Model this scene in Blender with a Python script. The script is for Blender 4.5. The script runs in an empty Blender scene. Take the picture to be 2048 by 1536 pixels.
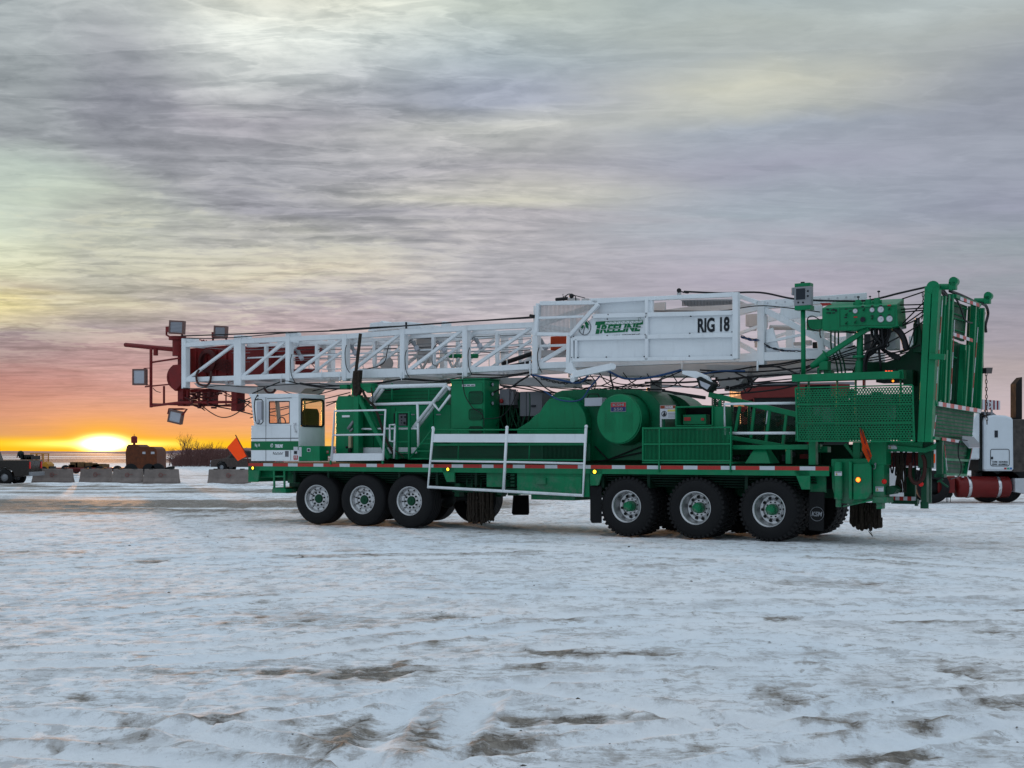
import bpy, bmesh, math, random
import numpy as np
from mathutils import Vector, Matrix
R = math.radians
random.seed(18)
sc = bpy.context.scene
COL = sc.collection
# ------------------------------------------------------------------ camera, light, exposure
F, HY, HC = 2600.0, 905.0, 1.62          # focal length and horizon in pixels of the 2048x1536 photograph, eye height
cam = bpy.data.cameras.new('camera'); camo = bpy.data.objects.new('camera', cam); COL.objects.link(camo)
camo.location = (0, 0, HC); camo.rotation_euler = (R(90), 0, 0)
cam.sensor_width = 36; cam.lens = 36 * F / 2048; cam.shift_y = (HY - 768) / 2048
cam.clip_start = .1; cam.clip_end = 30000
sc.camera = camo
sc.view_settings.view_transform = 'Standard'; sc.view_settings.look = 'None'
sc.view_settings.exposure = 0; sc.view_settings.gamma = 1
SUN_AZ = math.atan((207 - 1024) / F); SUN_EL = R(2.0)
sl = bpy.data.lights.new('sun', 'SUN'); sl.energy = 2.0; sl.angle = R(0.6); sl.color = (1, .5, .2)
so = bpy.data.objects.new('sun', sl); COL.objects.link(so)
sd = Vector((math.sin(SUN_AZ) * math.cos(SUN_EL), math.cos(SUN_AZ) * math.cos(SUN_EL), math.sin(SUN_EL)))
so.rotation_euler = sd.to_track_quat('Z', 'Y').to_euler()

class NT:
    """small wrapper for building node trees"""
    def __init__(s, nt): s.nt = nt
    def n(s, t, **k):
        x = s.nt.nodes.new(t)
        for a, b in k.items(): setattr(x, a, b)
        return x
    def lk(s, a, b): s.nt.links.new(a, b)
    def put(s, sock, v):
        if hasattr(v, 'links') or hasattr(v, 'is_linked'): s.lk(v, sock)
        else: sock.default_value = v
    def m(s, op, a, b=None, c=None, clamp=False):
        x = s.n('ShaderNodeMath', operation=op); x.use_clamp = clamp
        s.put(x.inputs[0], a)
        if b is not None: s.put(x.inputs[1], b)
        if c is not None: s.put(x.inputs[2], c)
        return x.outputs[0]
    def mr(s, v, a, b, c=0., d=1., t='SMOOTHSTEP'):
        x = s.n('ShaderNodeMapRange', interpolation_type=t)
        s.put(x.inputs[0], v)
        for i, q in enumerate((a, b, c, d)): x.inputs[1 + i].default_value = q
        return x.outputs[0]
    def mix(s, f, a, b, bt='MIX'):
        x = s.n('ShaderNodeMix', data_type='RGBA', blend_type=bt)
        s.put(x.inputs[0], f); s.put(x.inputs[6], a); s.put(x.inputs[7], b)
        return x.outputs[2]
    def ramp(s, f, stops, ip='LINEAR'):
        x = s.n('ShaderNodeValToRGB'); cr = x.color_ramp; cr.interpolation = ip
        while len(cr.elements) < len(stops): cr.elements.new(.5)
        for e, (p, c) in zip(cr.elements, stops):
            e.position = p; e.color = (c[0], c[1], c[2], 1)
        s.put(x.inputs[0], f); return x.outputs[0]
    def noise(s, vec, scale, detail=4, rough=.5, dist=0.):
        x = s.n('ShaderNodeTexNoise'); s.lk(vec, x.inputs['Vector'])
        x.inputs['Scale'].default_value = scale; x.inputs['Detail'].default_value = detail
        x.inputs['Roughness'].default_value = rough; x.inputs['Distortion'].default_value = dist
        return x.outputs[0]
    def vec(s, a, b, c=0.):
        x = s.n('ShaderNodeCombineXYZ')
        for i, q in enumerate((a, b, c)): s.put(x.inputs[i], q)
        return x.outputs[0]
def lin(c):
    return tuple(((v / 255) / 12.92 if v / 255 <= .04045 else ((v / 255 + .055) / 1.055) ** 2.4) for v in c)

# ------------------------------------------------------------------ sky
world = bpy.data.worlds.new('World'); sc.world = world; world.use_nodes = True
T = NT(world.node_tree); world.node_tree.nodes.clear()
tc = T.n('ShaderNodeTexCoord'); sx = T.n('ShaderNodeSeparateXYZ'); T.lk(tc.outputs['Generated'], sx.inputs[0])
X, Y, Z = sx.outputs
hyp = T.m('SQRT', T.m('ADD', T.m('MULTIPLY', X, X), T.m('MULTIPLY', Y, Y)))
az = T.m('ARCTAN2', X, Y); el = T.m('DIVIDE', Z, T.m('MAXIMUM', hyp, .001))
zc = T.m('ADD', T.m('MAXIMUM', Z, 0.), .05)
pv = T.vec(T.m('DIVIDE', X, zc), T.m('DIVIDE', Y, zc), 0.)
big = T.noise(pv, .55, 5, .55, .6)
w1 = T.m('SUBTRACT', big, .5)
az2 = T.m('ADD', az, T.m('MULTIPLY', w1, .22))
el2 = T.m('ADD', el, T.m('MULTIPLY', w1, T.mr(el, 0.02, .2, 0., .11)))
def rowq(y): return max(0, min(1, (HY - y) / F / .36))
cols = [
 (-.375, [(903,(252,190,15)),(886,(252,192,25)),(872,(214,160,108)),(835,(208,150,128)),(800,(188,136,126)),(765,(178,132,130)),(725,(158,136,141)),(685,(148,138,145)),(650,(205,195,160)),(625,(226,214,160)),(595,(176,168,150)),(560,(208,208,180)),(470,(200,210,194)),(395,(172,184,178)),(330,(138,144,150)),(0,(158,166,169))]),
 (-.30, [(903,(255,196,10)),(884,(252,176,40)),(868,(236,168,110)),(835,(222,160,132)),(790,(202,152,144)),(740,(186,150,152)),(700,(176,152,156)),(660,(160,152,156)),(620,(186,180,160)),(570,(172,172,162)),(480,(180,184,174)),(420,(160,166,164)),(330,(142,146,154)),(240,(130,133,144)),(110,(150,154,160)),(0,(172,178,178))]),
 (-.19, [(903,(252,186,30)),(884,(246,180,70)),(850,(236,168,124)),(800,(212,168,156)),(745,(198,170,172)),(690,(184,164,170)),(640,(172,160,166)),(595,(165,160,166)),(555,(192,184,168)),(500,(172,172,168)),(440,(148,149,159)),(320,(150,152,160)),(235,(152,151,160)),(150,(182,186,187)),(70,(214,218,213)),(0,(224,223,210))]),
 (0.0, [(903,(236,196,150)),(880,(226,190,176)),(820,(222,196,196)),(760,(214,196,200)),(690,(186,176,184)),(600,(171,167,176)),(520,(165,163,170)),(440,(165,162,168)),(395,(188,186,175)),(330,(168,166,172)),(255,(182,183,181)),(200,(150,156,171)),(165,(146,153,168)),(110,(160,170,178)),(50,(174,183,183)),(0,(180,188,182))]),
 (.18, [(903,(222,200,192)),(840,(220,200,204)),(760,(206,192,200)),(650,(176,170,182)),(570,(160,155,170)),(520,(167,163,176)),(450,(158,167,178)),(360,(150,152,168)),(275,(155,162,174)),(235,(178,180,175)),(185,(190,190,178)),(125,(166,172,172)),(60,(165,172,170)),(0,(160,170,172))]),
 (.375, [(903,(214,190,186)),(850,(208,188,190)),(800,(196,182,186)),(745,(178,166,168)),(690,(165,158,168)),(600,(152,150,162)),(540,(141,150,158)),(450,(142,145,162)),(360,(150,155,168)),(280,(141,145,158)),(200,(146,151,162)),(110,(162,167,167)),(60,(180,188,190)),(0,(172,180,182))]),
]
elq = T.m('DIVIDE', el2, .36, clamp=True)
# keep the band at the horizon undistorted
elq = T.mix(T.mr(el, .02, .07), T.m('DIVIDE', el, .36, clamp=True), elq)
c = None
for i, (a, st) in enumerate(cols):
    r = T.ramp(elq, [(rowq(y), lin(q)) for y, q in sorted(st, key=lambda e: -e[0])])
    if c is None: c = r
    else: c = T.mix(T.mr(az2, cols[i - 1][0], a), c, r)
# ripples and streaks of the cloud deck, seen in perspective
def mapped(a, sx_, sy_):
    r_ = T.n('ShaderNodeMapping'); T.lk(pv, r_.inputs[0]); r_.inputs['Rotation'].default_value = (0, 0, R(a)); r_.inputs['Scale'].default_value = (sx_, sy_, 1); return r_.outputs[0]
n1 = T.noise(mapped(12, .85, 1), 1.3, 12, .58, .5)
n2 = T.noise(mapped(-12, .50, 1.2), 3.6, 8, .56, .7)
n3 = T.noise(mapped(20, .9, 1), 8., 8, .62, .4)
n4 = T.noise(mapped(-6, .55, 1.3), 19., 5, .6, .4)
rid = T.m('ABSOLUTE', T.m('SUBTRACT', n2, .5))                        # bright creases between cloud rolls
leftish = T.mr(az, .14, -.10, .26, .80)
amp = T.m('MULTIPLY', leftish, T.mr(el, .01, .09, .14, 1.))
clr = T.m('EXPONENT', T.m('MULTIPLY', T.m('ADD', T.m('POWER', T.m('ABSOLUTE', T.m('DIVIDE', T.m('ADD', az2, .40), .12)), 2.), T.m('POWER', T.m('ABSOLUTE', T.m('DIVIDE', T.m('SUBTRACT', el2, .172), .034)), 2.)), -1.))
amp = T.m('MULTIPLY', amp, T.m('SUBTRACT', 1., T.m('MULTIPLY', clr, .75)))                 # the clear opening low on the left
dv = T.m('ADD', T.m('MULTIPLY', T.m('SUBTRACT', T.mr(n1, .30, .70), .5), .34), T.m('ADD', T.m('MULTIPLY', T.m('SUBTRACT', T.mr(n2, .38, .62), .5), .30), T.m('MULTIPLY', T.m('SUBTRACT', T.mr(n3, .38, .62), .5), .25)))
dv = T.m('ADD', dv, T.m('MULTIPLY', T.m('SUBTRACT', T.mr(n4, .36, .64), .5), .10))
crease = T.mr(rid, .035, 0., 0., .16)
fac = T.m('MAXIMUM', T.m('ADD', 1., T.m('MULTIPLY', T.m('ADD', dv, crease), amp)), .55)
wv = T.n('ShaderNodeTexWave', wave_type='BANDS', bands_direction='Y', wave_profile='SIN'); T.lk(mapped(-10, .5, 1), wv.inputs['Vector'])
wv.inputs['Scale'].default_value = 1.9; wv.inputs['Distortion'].default_value = 5.; wv.inputs['Detail'].default_value = 5.; wv.inputs['Detail Scale'].default_value = 1.3; wv.inputs['Detail Roughness'].default_value = .62
rolls = T.m('MULTIPLY', T.m('SUBTRACT', wv.outputs['Fac'], .5), T.m('MULTIPLY', T.mr(az, .12, -.1), T.m('MULTIPLY', T.mr(el, .08, .15), T.mr(el, .33, .26))))
fac = T.m('ADD', fac, T.m('MULTIPLY', rolls, T.m('MULTIPLY', T.m('SUBTRACT', 1., clr), .17)))
# thick parts go cooler, thin parts go creamy
c = T.mix(1., c, T.vec(T.m('POWER', fac, 1.08), fac, T.m('POWER', fac, .94)), 'MULTIPLY')
c = T.mix(T.mr(el, .06, .14), c, T.mix(1., c, (1.15, 1.17, 1.16, 1), 'MULTIPLY'))
gap = T.m('MULTIPLY', T.mr(T.m('ADD', n1, T.m('MULTIPLY', T.m('SUBTRACT', n3, .5), .5)), .50, .60), T.m('MULTIPLY', T.mr(az, .05, -.22), T.m('MULTIPLY', T.mr(el, .05, .10), T.mr(el, .22, .16))))
c = T.mix(T.m('MULTIPLY', gap, .3), c, (*lin((222, 222, 196)), 1))
# sun glow hugging the horizon
da = T.m('SUBTRACT', az, SUN_AZ); de = T.m('SUBTRACT', el, (HY - 888.5) / F)
def glow(wa, we):
    q = T.m('ADD', T.m('POWER', T.m('ABSOLUTE', T.m('DIVIDE', da, wa)), 2.), T.m('POWER', T.m('ABSOLUTE', T.m('DIVIDE', de, we)), 2.))
    return T.m('EXPONENT', T.m('MULTIPLY', q, -1.))
def addc(c, f, col): return T.mix(1., c, T.mix(f, (0, 0, 0, 1), (*col, 1)), 'ADD')
c = T.mix(T.m('MULTIPLY', glow(.065, .020), .5), c, (*lin((255, 172, 70)), 1))
c = T.mix(T.m('MULTIPLY', glow(.15, .0038), .9), c, (1., .60, .0, 1))
c = T.mix(T.m('MULTIPLY', glow(.028, .0135), .95), c, (1.0, .50, .0, 1))
c = addc(c, glow(.045, .0026), (1.2, 1.0, .35))
c = addc(c, glow(.0115, .0043), (14, 10, 4.))
# away from the picture: a plain cool overcast overhead and behind the camera
back = T.mr(T.m('ABSOLUTE', az), .8, 1.6)
c = T.mix(back, c, (.42, .51, .60, 1))
c = T.mix(T.mr(el, .36, 1.0), c, (.70, .82, .94, 1))
bg = T.n('ShaderNodeBackground'); T.put(bg.inputs[0], c); bg.inputs[1].default_value = 1.0
skyt = T.n('ShaderNodeTexSky', sky_type='NISHITA'); skyt.sun_disc = False
skyt.sun_elevation = SUN_EL; skyt.sun_rotation = SUN_AZ
bg2 = T.n('ShaderNodeBackground'); T.lk(skyt.outputs[0], bg2.inputs[0]); bg2.inputs[1].default_value = .05
ad = T.n('ShaderNodeMixShader'); ad.inputs[0].default_value = .95; T.lk(bg2.outputs[0], ad.inputs[1]); T.lk(bg.outputs[0], ad.inputs[2])   # the cloud deck veils the clear sky
wo = T.n('ShaderNodeOutputWorld'); T.lk(ad.outputs[0], wo.inputs[0])

# ------------------------------------------------------------------ materials
def mat(name, col, rough=.5, metal=0., var=.12, vs=3., dirt=0., dirtcol=(.12, .10, .08), bump=0., spec=.25, emis=None, es=0., grime=0.):
    m = bpy.data.materials.new(name); m.use_nodes = True
    t = NT(m.node_tree); b = m.node_tree.nodes['Principled BSDF']
    tc = t.n('ShaderNodeTexCoord').outputs['Object']
    n = t.noise(tc, vs, 6, .6)
    f = t.mr(n, .3, .7, 1 - var, 1 + var, 'LINEAR')
    c = t.mix(1., (*col, 1), t.vec(f, f, f), 'MULTIPLY')
    if dirt:
        n2 = t.noise(tc, 9., 8, .7, .4)
        c = t.mix(t.mr(n2, .62 - dirt * .2, .8, 0., min(1, dirt * 2)), c, (*dirtcol, 1))
    t.put(b.inputs['Base Color'], c)
    t.put(b.inputs['Roughness'], t.mr(n, .3, .7, max(.04, rough - .1), min(1, rough + .12), 'LINEAR'))
    b.inputs['Metallic'].default_value = metal
    b.inputs['Specular IOR Level'].default_value = spec
    if grime:
        mg = t.n('ShaderNodeMapping'); t.lk(tc, mg.inputs[0]); mg.inputs['Scale'].default_value = (2.2, 2.2, .35)
        g1 = t.noise(mg.outputs[0], 5., 8, .7, .3); sz = t.n('ShaderNodeSeparateXYZ'); t.lk(tc, sz.inputs[0])
        c = t.mix(t.mr(g1, .50, .74, 0., .7 * grime), c, (col[0] * .35 + .004, col[1] * .35, col[2] * .35, 1))          # grease runs
        g2 = t.noise(tc, 3.5, 9, .72, .2)
        c = t.mix(t.m('MULTIPLY', t.mr(g2, .44, .62, 0., grime), t.mr(sz.outputs[2], 1.5, .5)), c, (.15, .155, .15, 1))   # road salt film low down
        g3 = t.noise(tc, 38., 3, .6)
        c = t.mix(t.mr(g3, .70, .74, 0., .5 * grime), c, (.12, .12, .11, 1))                                               # chips
        t.put(b.inputs['Base Color'], c)
    if bump:
        bp = t.n('ShaderNodeBump'); bp.inputs['Strength'].default_value = bump; bp.inputs['Distance'].default_value = .02
        t.lk(t.noise(tc, 22., 5, .6), bp.inputs['Height']); t.lk(bp.outputs[0], b.inputs['Normal'])
    if emis:
        b.inputs['Emission Color'].default_value = (*emis, 1); b.inputs['Emission Strength'].default_value = es
    return m
GREEN = mat('green_paint', (.0012, .18, .072), .38, var=.14, vs=2., dirt=.12, dirtcol=(.01, .07, .035), grime=.55)
GREENB = mat('green_paint_shaded_grimy', (.001, .115, .048), .34, var=.2, vs=2., dirt=.2, dirtcol=(.006, .03, .016), grime=.8)  # darker copy of the green: housing shade in the colour, plus grime
DGREEN = mat('dark_and_shaded_green', (.001, .055, .024), .45, var=.2, vs=4., dirt=.3, dirtcol=(.015, .03, .02))  # dark green; also puts shade into recessed and inner parts
WHITE = mat('white_paint', (.75, .78, .81), .4, var=.06, vs=1.5, dirt=.1, dirtcol=(.42, .42, .42), grime=.22)
WSHADE = mat('weathered_shaded_white', (.5, .49, .49), .55, var=.1, vs=2., dirt=.3, dirtcol=(.25, .23, .22))  # greyer copy of the white: underside shade in the colour, plus dirt
RED = mat('oxide_red_paint', (.17, .014, .014), .5, var=.2, vs=3., dirt=.2, dirtcol=(.06, .015, .012))
TANKRED = mat('tank_red_paint', (.155, .012, .011), .4, var=.1)
RUBBER = mat('tyre_rubber', (.008, .008, .009), .75, var=.3, vs=6., dirt=.25, dirtcol=(.022, .02, .018), bump=.15)
BLACK = mat('black_rubber_hose', (.012, .012, .014), .5, var=.2)
DARK = mat('dark_machinery', (.010, .013, .013), .6, var=.5, vs=9.)
RIM = mat('polished_alloy_rim', (.55, .55, .56), .3, metal=.85, var=.08, dirt=.15, dirtcol=(.2, .19, .18))
STEEL = mat('grey_steel', (.26, .27, .29), .45, metal=.3, var=.12)
GREYBOX = mat('grey_box_paint', (.13, .13, .145), .5, var=.08)
LAMPG = mat('lamp_glass', (.42, .43, .48), .2, var=.04)
BROWN = mat('muddy_chain_iron', (.03, .022, .016), .8, var=.5, vs=14.)
BLUE = mat('blue_rope', (.02, .06, .16), .6)
ORANGE = mat('safety_orange_cloth', (.9, .1, .01), .7, var=.06)
TRED = mat('reflective_red', (.42, .035, .03), .3, var=.05)
TWHT = mat('reflective_white', (.55, .56, .60), .3, var=.05)
DGREENK = mat('shaded_green', (.001, .022, .011), .6, var=.3, vs=6.)  # near-black copy of the green: under-deck shade put into the colour
AMBER = mat('amber_lamp', (.9, .5, .02), .3, emis=(1, .62, .03), es=3.5)
REDL = mat('red_lamp_lit', (.9, .1, .02), .3, emis=(1, .22, .02), es=3.)
REDG = mat('red_lens', (.35, .015, .015), .3, emis=(1, .02, .01), es=.12)
DECKM = mat('scuffed_deck_plate', (.006, .03, .016), .95, var=.4, vs=5., spec=.02)
INK = mat('black_lettering', (.012, .016, .022), .5)
LGREEN = mat('green_lettering', (.004, .14, .05), .5)
CREAM = mat('beige_strap', (.4, .33, .22), .7)
SCREEN = mat('dark_screen', (.02, .025, .035), .12)
CHROME = mat('chrome', (.6, .6, .62), .15, metal=1.)
CONC = mat('grey_concrete', (.21, .175, .16), .85, var=.2, vs=2.5, dirt=.4, dirtcol=(.16, .12, .10), bump=.4)
SEAT = mat('black_seat_fabric', (.01, .009, .009), .9)
YEL = mat('yellow_machine_paint', (.45, .2, .015), .5, var=.15)
BARK = mat('bare_twig_bark', (.10, .045, .04), .9)
CARDK = mat('dark_car_paint', (.03, .025, .022), .25, var=.1)
CARBR = mat('brown_car_paint', (.06, .045, .04), .25, var=.1)
BKRED = mat('dull_red_box_paint', (.14, .02, .018), .6, var=.2)
def glassm(name, tint, fac=.12, rough=.03):
    m = bpy.data.materials.new(name); m.use_nodes = True; nt = m.node_tree; nt.nodes.clear(); t = NT(nt)
    tr = t.n('ShaderNodeBsdfTransparent'); tr.inputs[0].default_value = (*tint, 1)
    gl = t.n('ShaderNodeBsdfGlossy'); gl.inputs[1].default_value = rough; gl.inputs[0].default_value = (.8, .85, .9, 1)
    fr = t.n('ShaderNodeFresnel'); fr.inputs[0].default_value = 1.45
    mx = t.n('ShaderNodeMixShader'); t.lk(t.m('MINIMUM', fr.outputs[0], .06), mx.inputs[0])
    t.lk(tr.outputs[0], mx.inputs[1]); t.lk(gl.outputs[0], mx.inputs[2])
    o = t.n('ShaderNodeOutputMaterial'); t.lk(mx.outputs[0], o.inputs[0]); return m
GLASS = glassm('cab_glass', (.93, .86, .80)); TGLASS = glassm('tinted_cab_glass', (.97, .92, .70))

# ------------------------------------------------------------------ mesh builder
class MB:
    def __init__(s): s.v = []; s.f = []; s.mi = []; s.sm = []; s.g = []
    def add(s, vs, fs, m=0, smooth=False):
        o = len(s.v); s.v += [tuple(q) for q in vs]; s.g.append((o, len(s.v), len(s.f), len(s.f) + len(fs)))
        for f in fs: s.f.append([i + o for i in f]); s.mi.append(m); s.sm.append(smooth)
        return s
    def box(s, x0, x1, y0, y1, z0, z1, m=0):
        vs = [(x, y, z) for x in (x0, x1) for y in (y0, y1) for z in (z0, z1)]
        return s.add(vs, [(0, 1, 3, 2), (4, 6, 7, 5), (0, 4, 5, 1), (2, 3, 7, 6), (0, 2, 6, 4), (1, 5, 7, 3)], m)
    def prism(s, pts, ext, m=0):
        ext = Vector(ext); n = len(pts); a = [Vector(p) for p in pts]; b = [p + ext for p in a]
        fs = [list(range(n)), list(range(2 * n - 1, n - 1, -1))] + [(i, i + n, (i + 1) % n + n, (i + 1) % n) for i in range(n)]
        return s.add(a + b, fs, m)
    def bar(s, p, q, w, h=None, m=0, up=None):
        p, q = Vector(p), Vector(q); h = h or w; d = (q - p)
        if d.length < 1e-6: return s
        d.normalize(); up = Vector(up) if up else (Vector((0, 1, 0)) if abs(d.y) < .9 else Vector((0, 0, 1)))
        a = d.cross(up).normalized(); b = a.cross(d).normalized()   # a: across in the side plane, b: depth
        vs = [c + a * (w / 2 * i) + b * (h / 2 * j) for c in (p, q) for i, j in ((-1, -1), (1, -1), (1, 1), (-1, 1))]
        return s.add(vs, [(0, 1, 2, 3), (7, 6, 5, 4), (0, 4, 5, 1), (1, 5, 6, 2), (2, 6, 7, 3), (3, 7, 4, 0)], m)
    def tube(s, pts, r, n=8, m=0, curve=False, closed=False):
        P = [Vector(p) for p in pts]
        if curve and len(P) > 2:
            Q = []
            for i in range(len(P) - 1):
                a = P[max(i - 1, 0)]; b = P[i]; c = P[i + 1]; d = P[min(i + 2, len(P) - 1)]
                for k in range(6):
                    t = k / 6
                    Q.append(.5 * ((2 * b) + (c - a) * t + (2 * a - 5 * b + 4 * c - d) * t * t + (3 * b - a - 3 * c + d) * t ** 3))
            Q.append(P[-1]); P = Q
        vs = []; k = len(P); up = None
        for i, p in enumerate(P):
            d = (P[min(i + 1, k - 1)] - P[max(i - 1, 0)])
            if d.length < 1e-9: d = Vector((0, 0, 1))
            d.normalize()
            if up is None: up = d.orthogonal().normalized()
            up = (up - d * up.dot(d)); up = up.normalized() if up.length > 1e-6 else d.orthogonal().normalized()
            b = d.cross(up)
            for j in range(n):
                a = 2 * math.pi * j / n; vs.append(p + (up * math.cos(a) + b * math.sin(a)) * r)
        fs = [(i * n + j, i * n + (j + 1) % n, (i + 1) * n + (j + 1) % n, (i + 1) * n + j) for i in range(k - 1) for j in range(n)]
        fs += [list(range(n - 1, -1, -1)), [(k - 1) * n + j for j in range(n)]]
        return s.add(vs, fs, m, n > 5)
    def cyl(s, p, q, r, r2=None, n=24, m=0):
        p, q = Vector(p), Vector(q); r2 = r if r2 is None else r2; d = (q - p).normalized(); a = d.orthogonal().normalized(); b = d.cross(a)
        vs = [c + (a * math.cos(2 * math.pi * j / n) + b * math.sin(2 * math.pi * j / n)) * rr for c, rr in ((p, r), (q, r2)) for j in range(n)]
        s.add(vs, [(j, (j + 1) % n, n + (j + 1) % n, n + j) for j in range(n)], m, True)
        s.add(vs[:n], [list(range(n - 1, -1, -1))], m); s.add(vs[n:], [list(range(n))], m); return s
    def lathe(s, prof, c, n=48, m=0, axis='y'):
        """revolve (radius, along) profile round an axis through c"""
        c = Vector(c); vs = []
        for r, y in prof:
            for j in range(n):
                a = 2 * math.pi * j / n
                if axis == 'y': vs.append(c + Vector((r * math.cos(a), y, r * math.sin(a))))
                elif axis == 'x': vs.append(c + Vector((y, r * math.cos(a), r * math.sin(a))))
                else: vs.append(c + Vector((r * math.cos(a), r * math.sin(a), y)))
        k = len(prof)
        return s.add(vs, [(i * n + j, i * n + (j + 1) % n, (i + 1) * n + (j + 1) % n, (i + 1) * n + j) for i in range(k - 1) for j in range(n)], m, True)
    def crisp(s, prof, c, n=48, m=0, axis='y'):
        for a, b in zip(prof, prof[1:]): s.lathe([a, b], c, n, m, axis)
        return s
    def ball(s, c, r, m=0, sz=1., n=14):
        return s.lathe([(max(.0005, r * math.sin(math.pi * i / n)), -r * sz * math.cos(math.pi * i / n)) for i in range(n + 1)], c, n * 2, m, 'z')
    def ring(s, c, R_, r, m=0, n=32, axis='y'):
        c = Vector(c); P = []
        for j in range(n + 1):
            a = 2 * math.pi * j / n
            P.append(c + (Vector((math.cos(a), 0, math.sin(a))) if axis == 'y' else Vector((0, math.cos(a), math.sin(a)))) * R_)
        return s.tube(P, r, 6, m)
    def clusters(s, gap=.03):
        """which primitives touch: separate pieces become objects of their own"""
        n = len(s.g); A_ = np.array([np.min(np.array(s.v[a:b]), 0) for a, b, _, _ in s.g]) - gap; B_ = np.array([np.max(np.array(s.v[a:b]), 0) for a, b, _, _ in s.g]) + gap
        p = list(range(n))
        def fd(i):
            while p[i] != i: i = p[i]
            return i
        for i in range(n):
            for j in np.where(np.all((A_[i] < B_) & (A_ < B_[i]), 1))[0]:
                a, b = fd(i), fd(int(j))
                if a != b: p[b] = a
        out = {}
        for i in range(n): out.setdefault(fd(i), []).append(i)
        return list(out.values())
    def split(s, gap=.008, most=110):
        cl = s.clusters(gap) if 1 < len(s.g) < 900 else [0]
        if not 1 < len(cl) <= most: return [s]
        out = []
        for c in cl:
            m = MB()
            for i in c:
                a, b, f0, f1 = s.g[i]; o = len(m.v) - a; m.v += s.v[a:b]; m.g.append((0, 0, 0, 0))
                for k in range(f0, f1): m.f.append([q + o for q in s.f[k]]); m.mi.append(s.mi[k]); m.sm.append(s.sm[k])
            out.append(m)
        return out
    def build(s, name, mats, parent=None, bevel=0., loc=None):
        me = bpy.data.meshes.new(name); me.from_pydata(s.v, [], s.f)
        for q in (mats if isinstance(mats, (list, tuple)) else [mats]): me.materials.append(q)
        me.polygons.foreach_set('material_index', s.mi); me.polygons.foreach_set('use_smooth', s.sm)
        bm = bmesh.new(); bm.from_mesh(me); bmesh.ops.recalc_face_normals(bm, faces=bm.faces); bm.to_mesh(me); bm.free()
        o = bpy.data.objects.new(name, me); COL.objects.link(o)
        if parent: o.parent = parent
        if loc: o.location = loc
        if bevel:
            b = o.modifiers.new('edge', 'BEVEL'); b.width = bevel; b.segments = 1; b.limit_method = 'ANGLE'; b.angle_limit = R(40)
        return o
def thing(name, label, cat, loc=(0, 0, 0), rz=0, group=None):
    o = bpy.data.objects.new(name, None); COL.objects.link(o); o.location = loc; o.rotation_euler = (0, 0, rz)
    o['label'] = label; o['category'] = cat
    if group: o['group'] = group
    return o
def text_part(name, s, cen, w, h, mats, parent, bold=0., shear=0., face='v', depth=.004):
    """lettering lying on a side panel: fitted into width w and height h round cen"""
    cu = bpy.data.curves.new('t', 'FONT'); cu.body = s; cu.offset = bold; cu.shear = shear; cu.extrude = .02
    cu.align_x = 'CENTER'; ob = bpy.data.objects.new('t', cu); COL.objects.link(ob)
    bpy.context.view_layer.update()
    me = bpy.data.meshes.new_from_object(ob.evaluated_get(bpy.context.evaluated_depsgraph_get()))
    bpy.data.objects.remove(ob)
    co = np.array([v.co[:] for v in me.vertices]); lo, hi = co.min(0), co.max(0); mid = (lo + hi) / 2
    for v in me.vertices:
        x = (v.co.x - mid[0]) / (hi[0] - lo[0]) * w; y = (v.co.y - mid[1]) / (hi[1] - lo[1]) * h; e = depth * (1 if v.co.z > 0 else 0)
        v.co = Vector(cen) + (Vector((x, -e, y)) if face == 'v' else Vector((e, x, y)))
    me.materials.clear(); me.materials.append(mats)
    for p in me.polygons: p.material_index = 0
    o = bpy.data.objects.new(name, me); COL.objects.link(o); o.parent = parent; return o
# ------------------------------------------------------------------ ground: one sheet, rutted snow over mud
def vnoise(x, y, seed):
    xi = np.floor(x).astype(np.int64); yi = np.floor(y).astype(np.int64); xf = x - xi; yf = y - yi
    u = xf * xf * xf * (xf * (xf * 6 - 15) + 10); v = yf * yf * yf * (yf * (yf * 6 - 15) + 10)
    def h(a, b):
        n = (a * 374761393 + b * 668265263 + seed * 1442695041) & 0xffffffff
        n = ((n ^ (n >> 13)) * 1274126177) & 0xffffffff
        return ((n ^ (n >> 16)) & 0xffff) / 65535.
    return (h(xi, yi) * (1 - u) + h(xi + 1, yi) * u) * (1 - v) + (h(xi, yi + 1) * (1 - u) + h(xi + 1, yi + 1) * u) * v
def fbm(x, y, seed, oc=5, g=.5):
    s = 0; a = 1; t = 0
    for i in range(oc):
        s = s + a * vnoise(x * 2 ** i + 17.3 * i, y * 2 ** i - 9.1 * i, seed + i); t += a; a *= g
    return s / t
def gpt(px, py):
    d = HC * F / (py - HY); return ((px - 1024) / F * d, d)
xs = [0.]; d = .055
while xs[-1] < 9000:
    xs.append(xs[-1] + d)
    if xs[-1] > 7: d *= 1.018 if xs[-1] < 40 else 1.12
xs = np.array([-q for q in xs[:0:-1]] + xs)
ys = [-60., -30, -12, -5, -1, 2, 4, 5]; d = .022
while ys[-1] < 24: ys.append(ys[-1] + d); d *= 1.006
while ys[-1] < 12000: ys.append(ys[-1] + d); d *= 1.02 if ys[-1] < 100 else 1.12
ys = np.array(ys)
GX, GY = np.meshgrid(xs, ys)
wob = fbm(GX * .35, GY * .35, 3, 3) - .5
h = (fbm(GX * .4, GY * .6, 11, 3) - .5) * .035
lump = fbm(GX * 2.0 + wob * 2, GY * 2.0, 21, 5, .6)
h += (lump - .5) * .018
midn = fbm(GX * 4.5 + wob, GY * 3.4, 25, 4, .62)
h += (midn - .5) * .026
h -= np.clip(midn - .62, 0, 1) * .04
rid = 1 - np.abs(fbm(GX * .9 + 5, GY * 2.4 + wob * 3, 31, 4) - .5) * 2
h += (rid - .8) * .014
fine = fbm(GX * 13, GY * 8, 41, 3)
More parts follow.
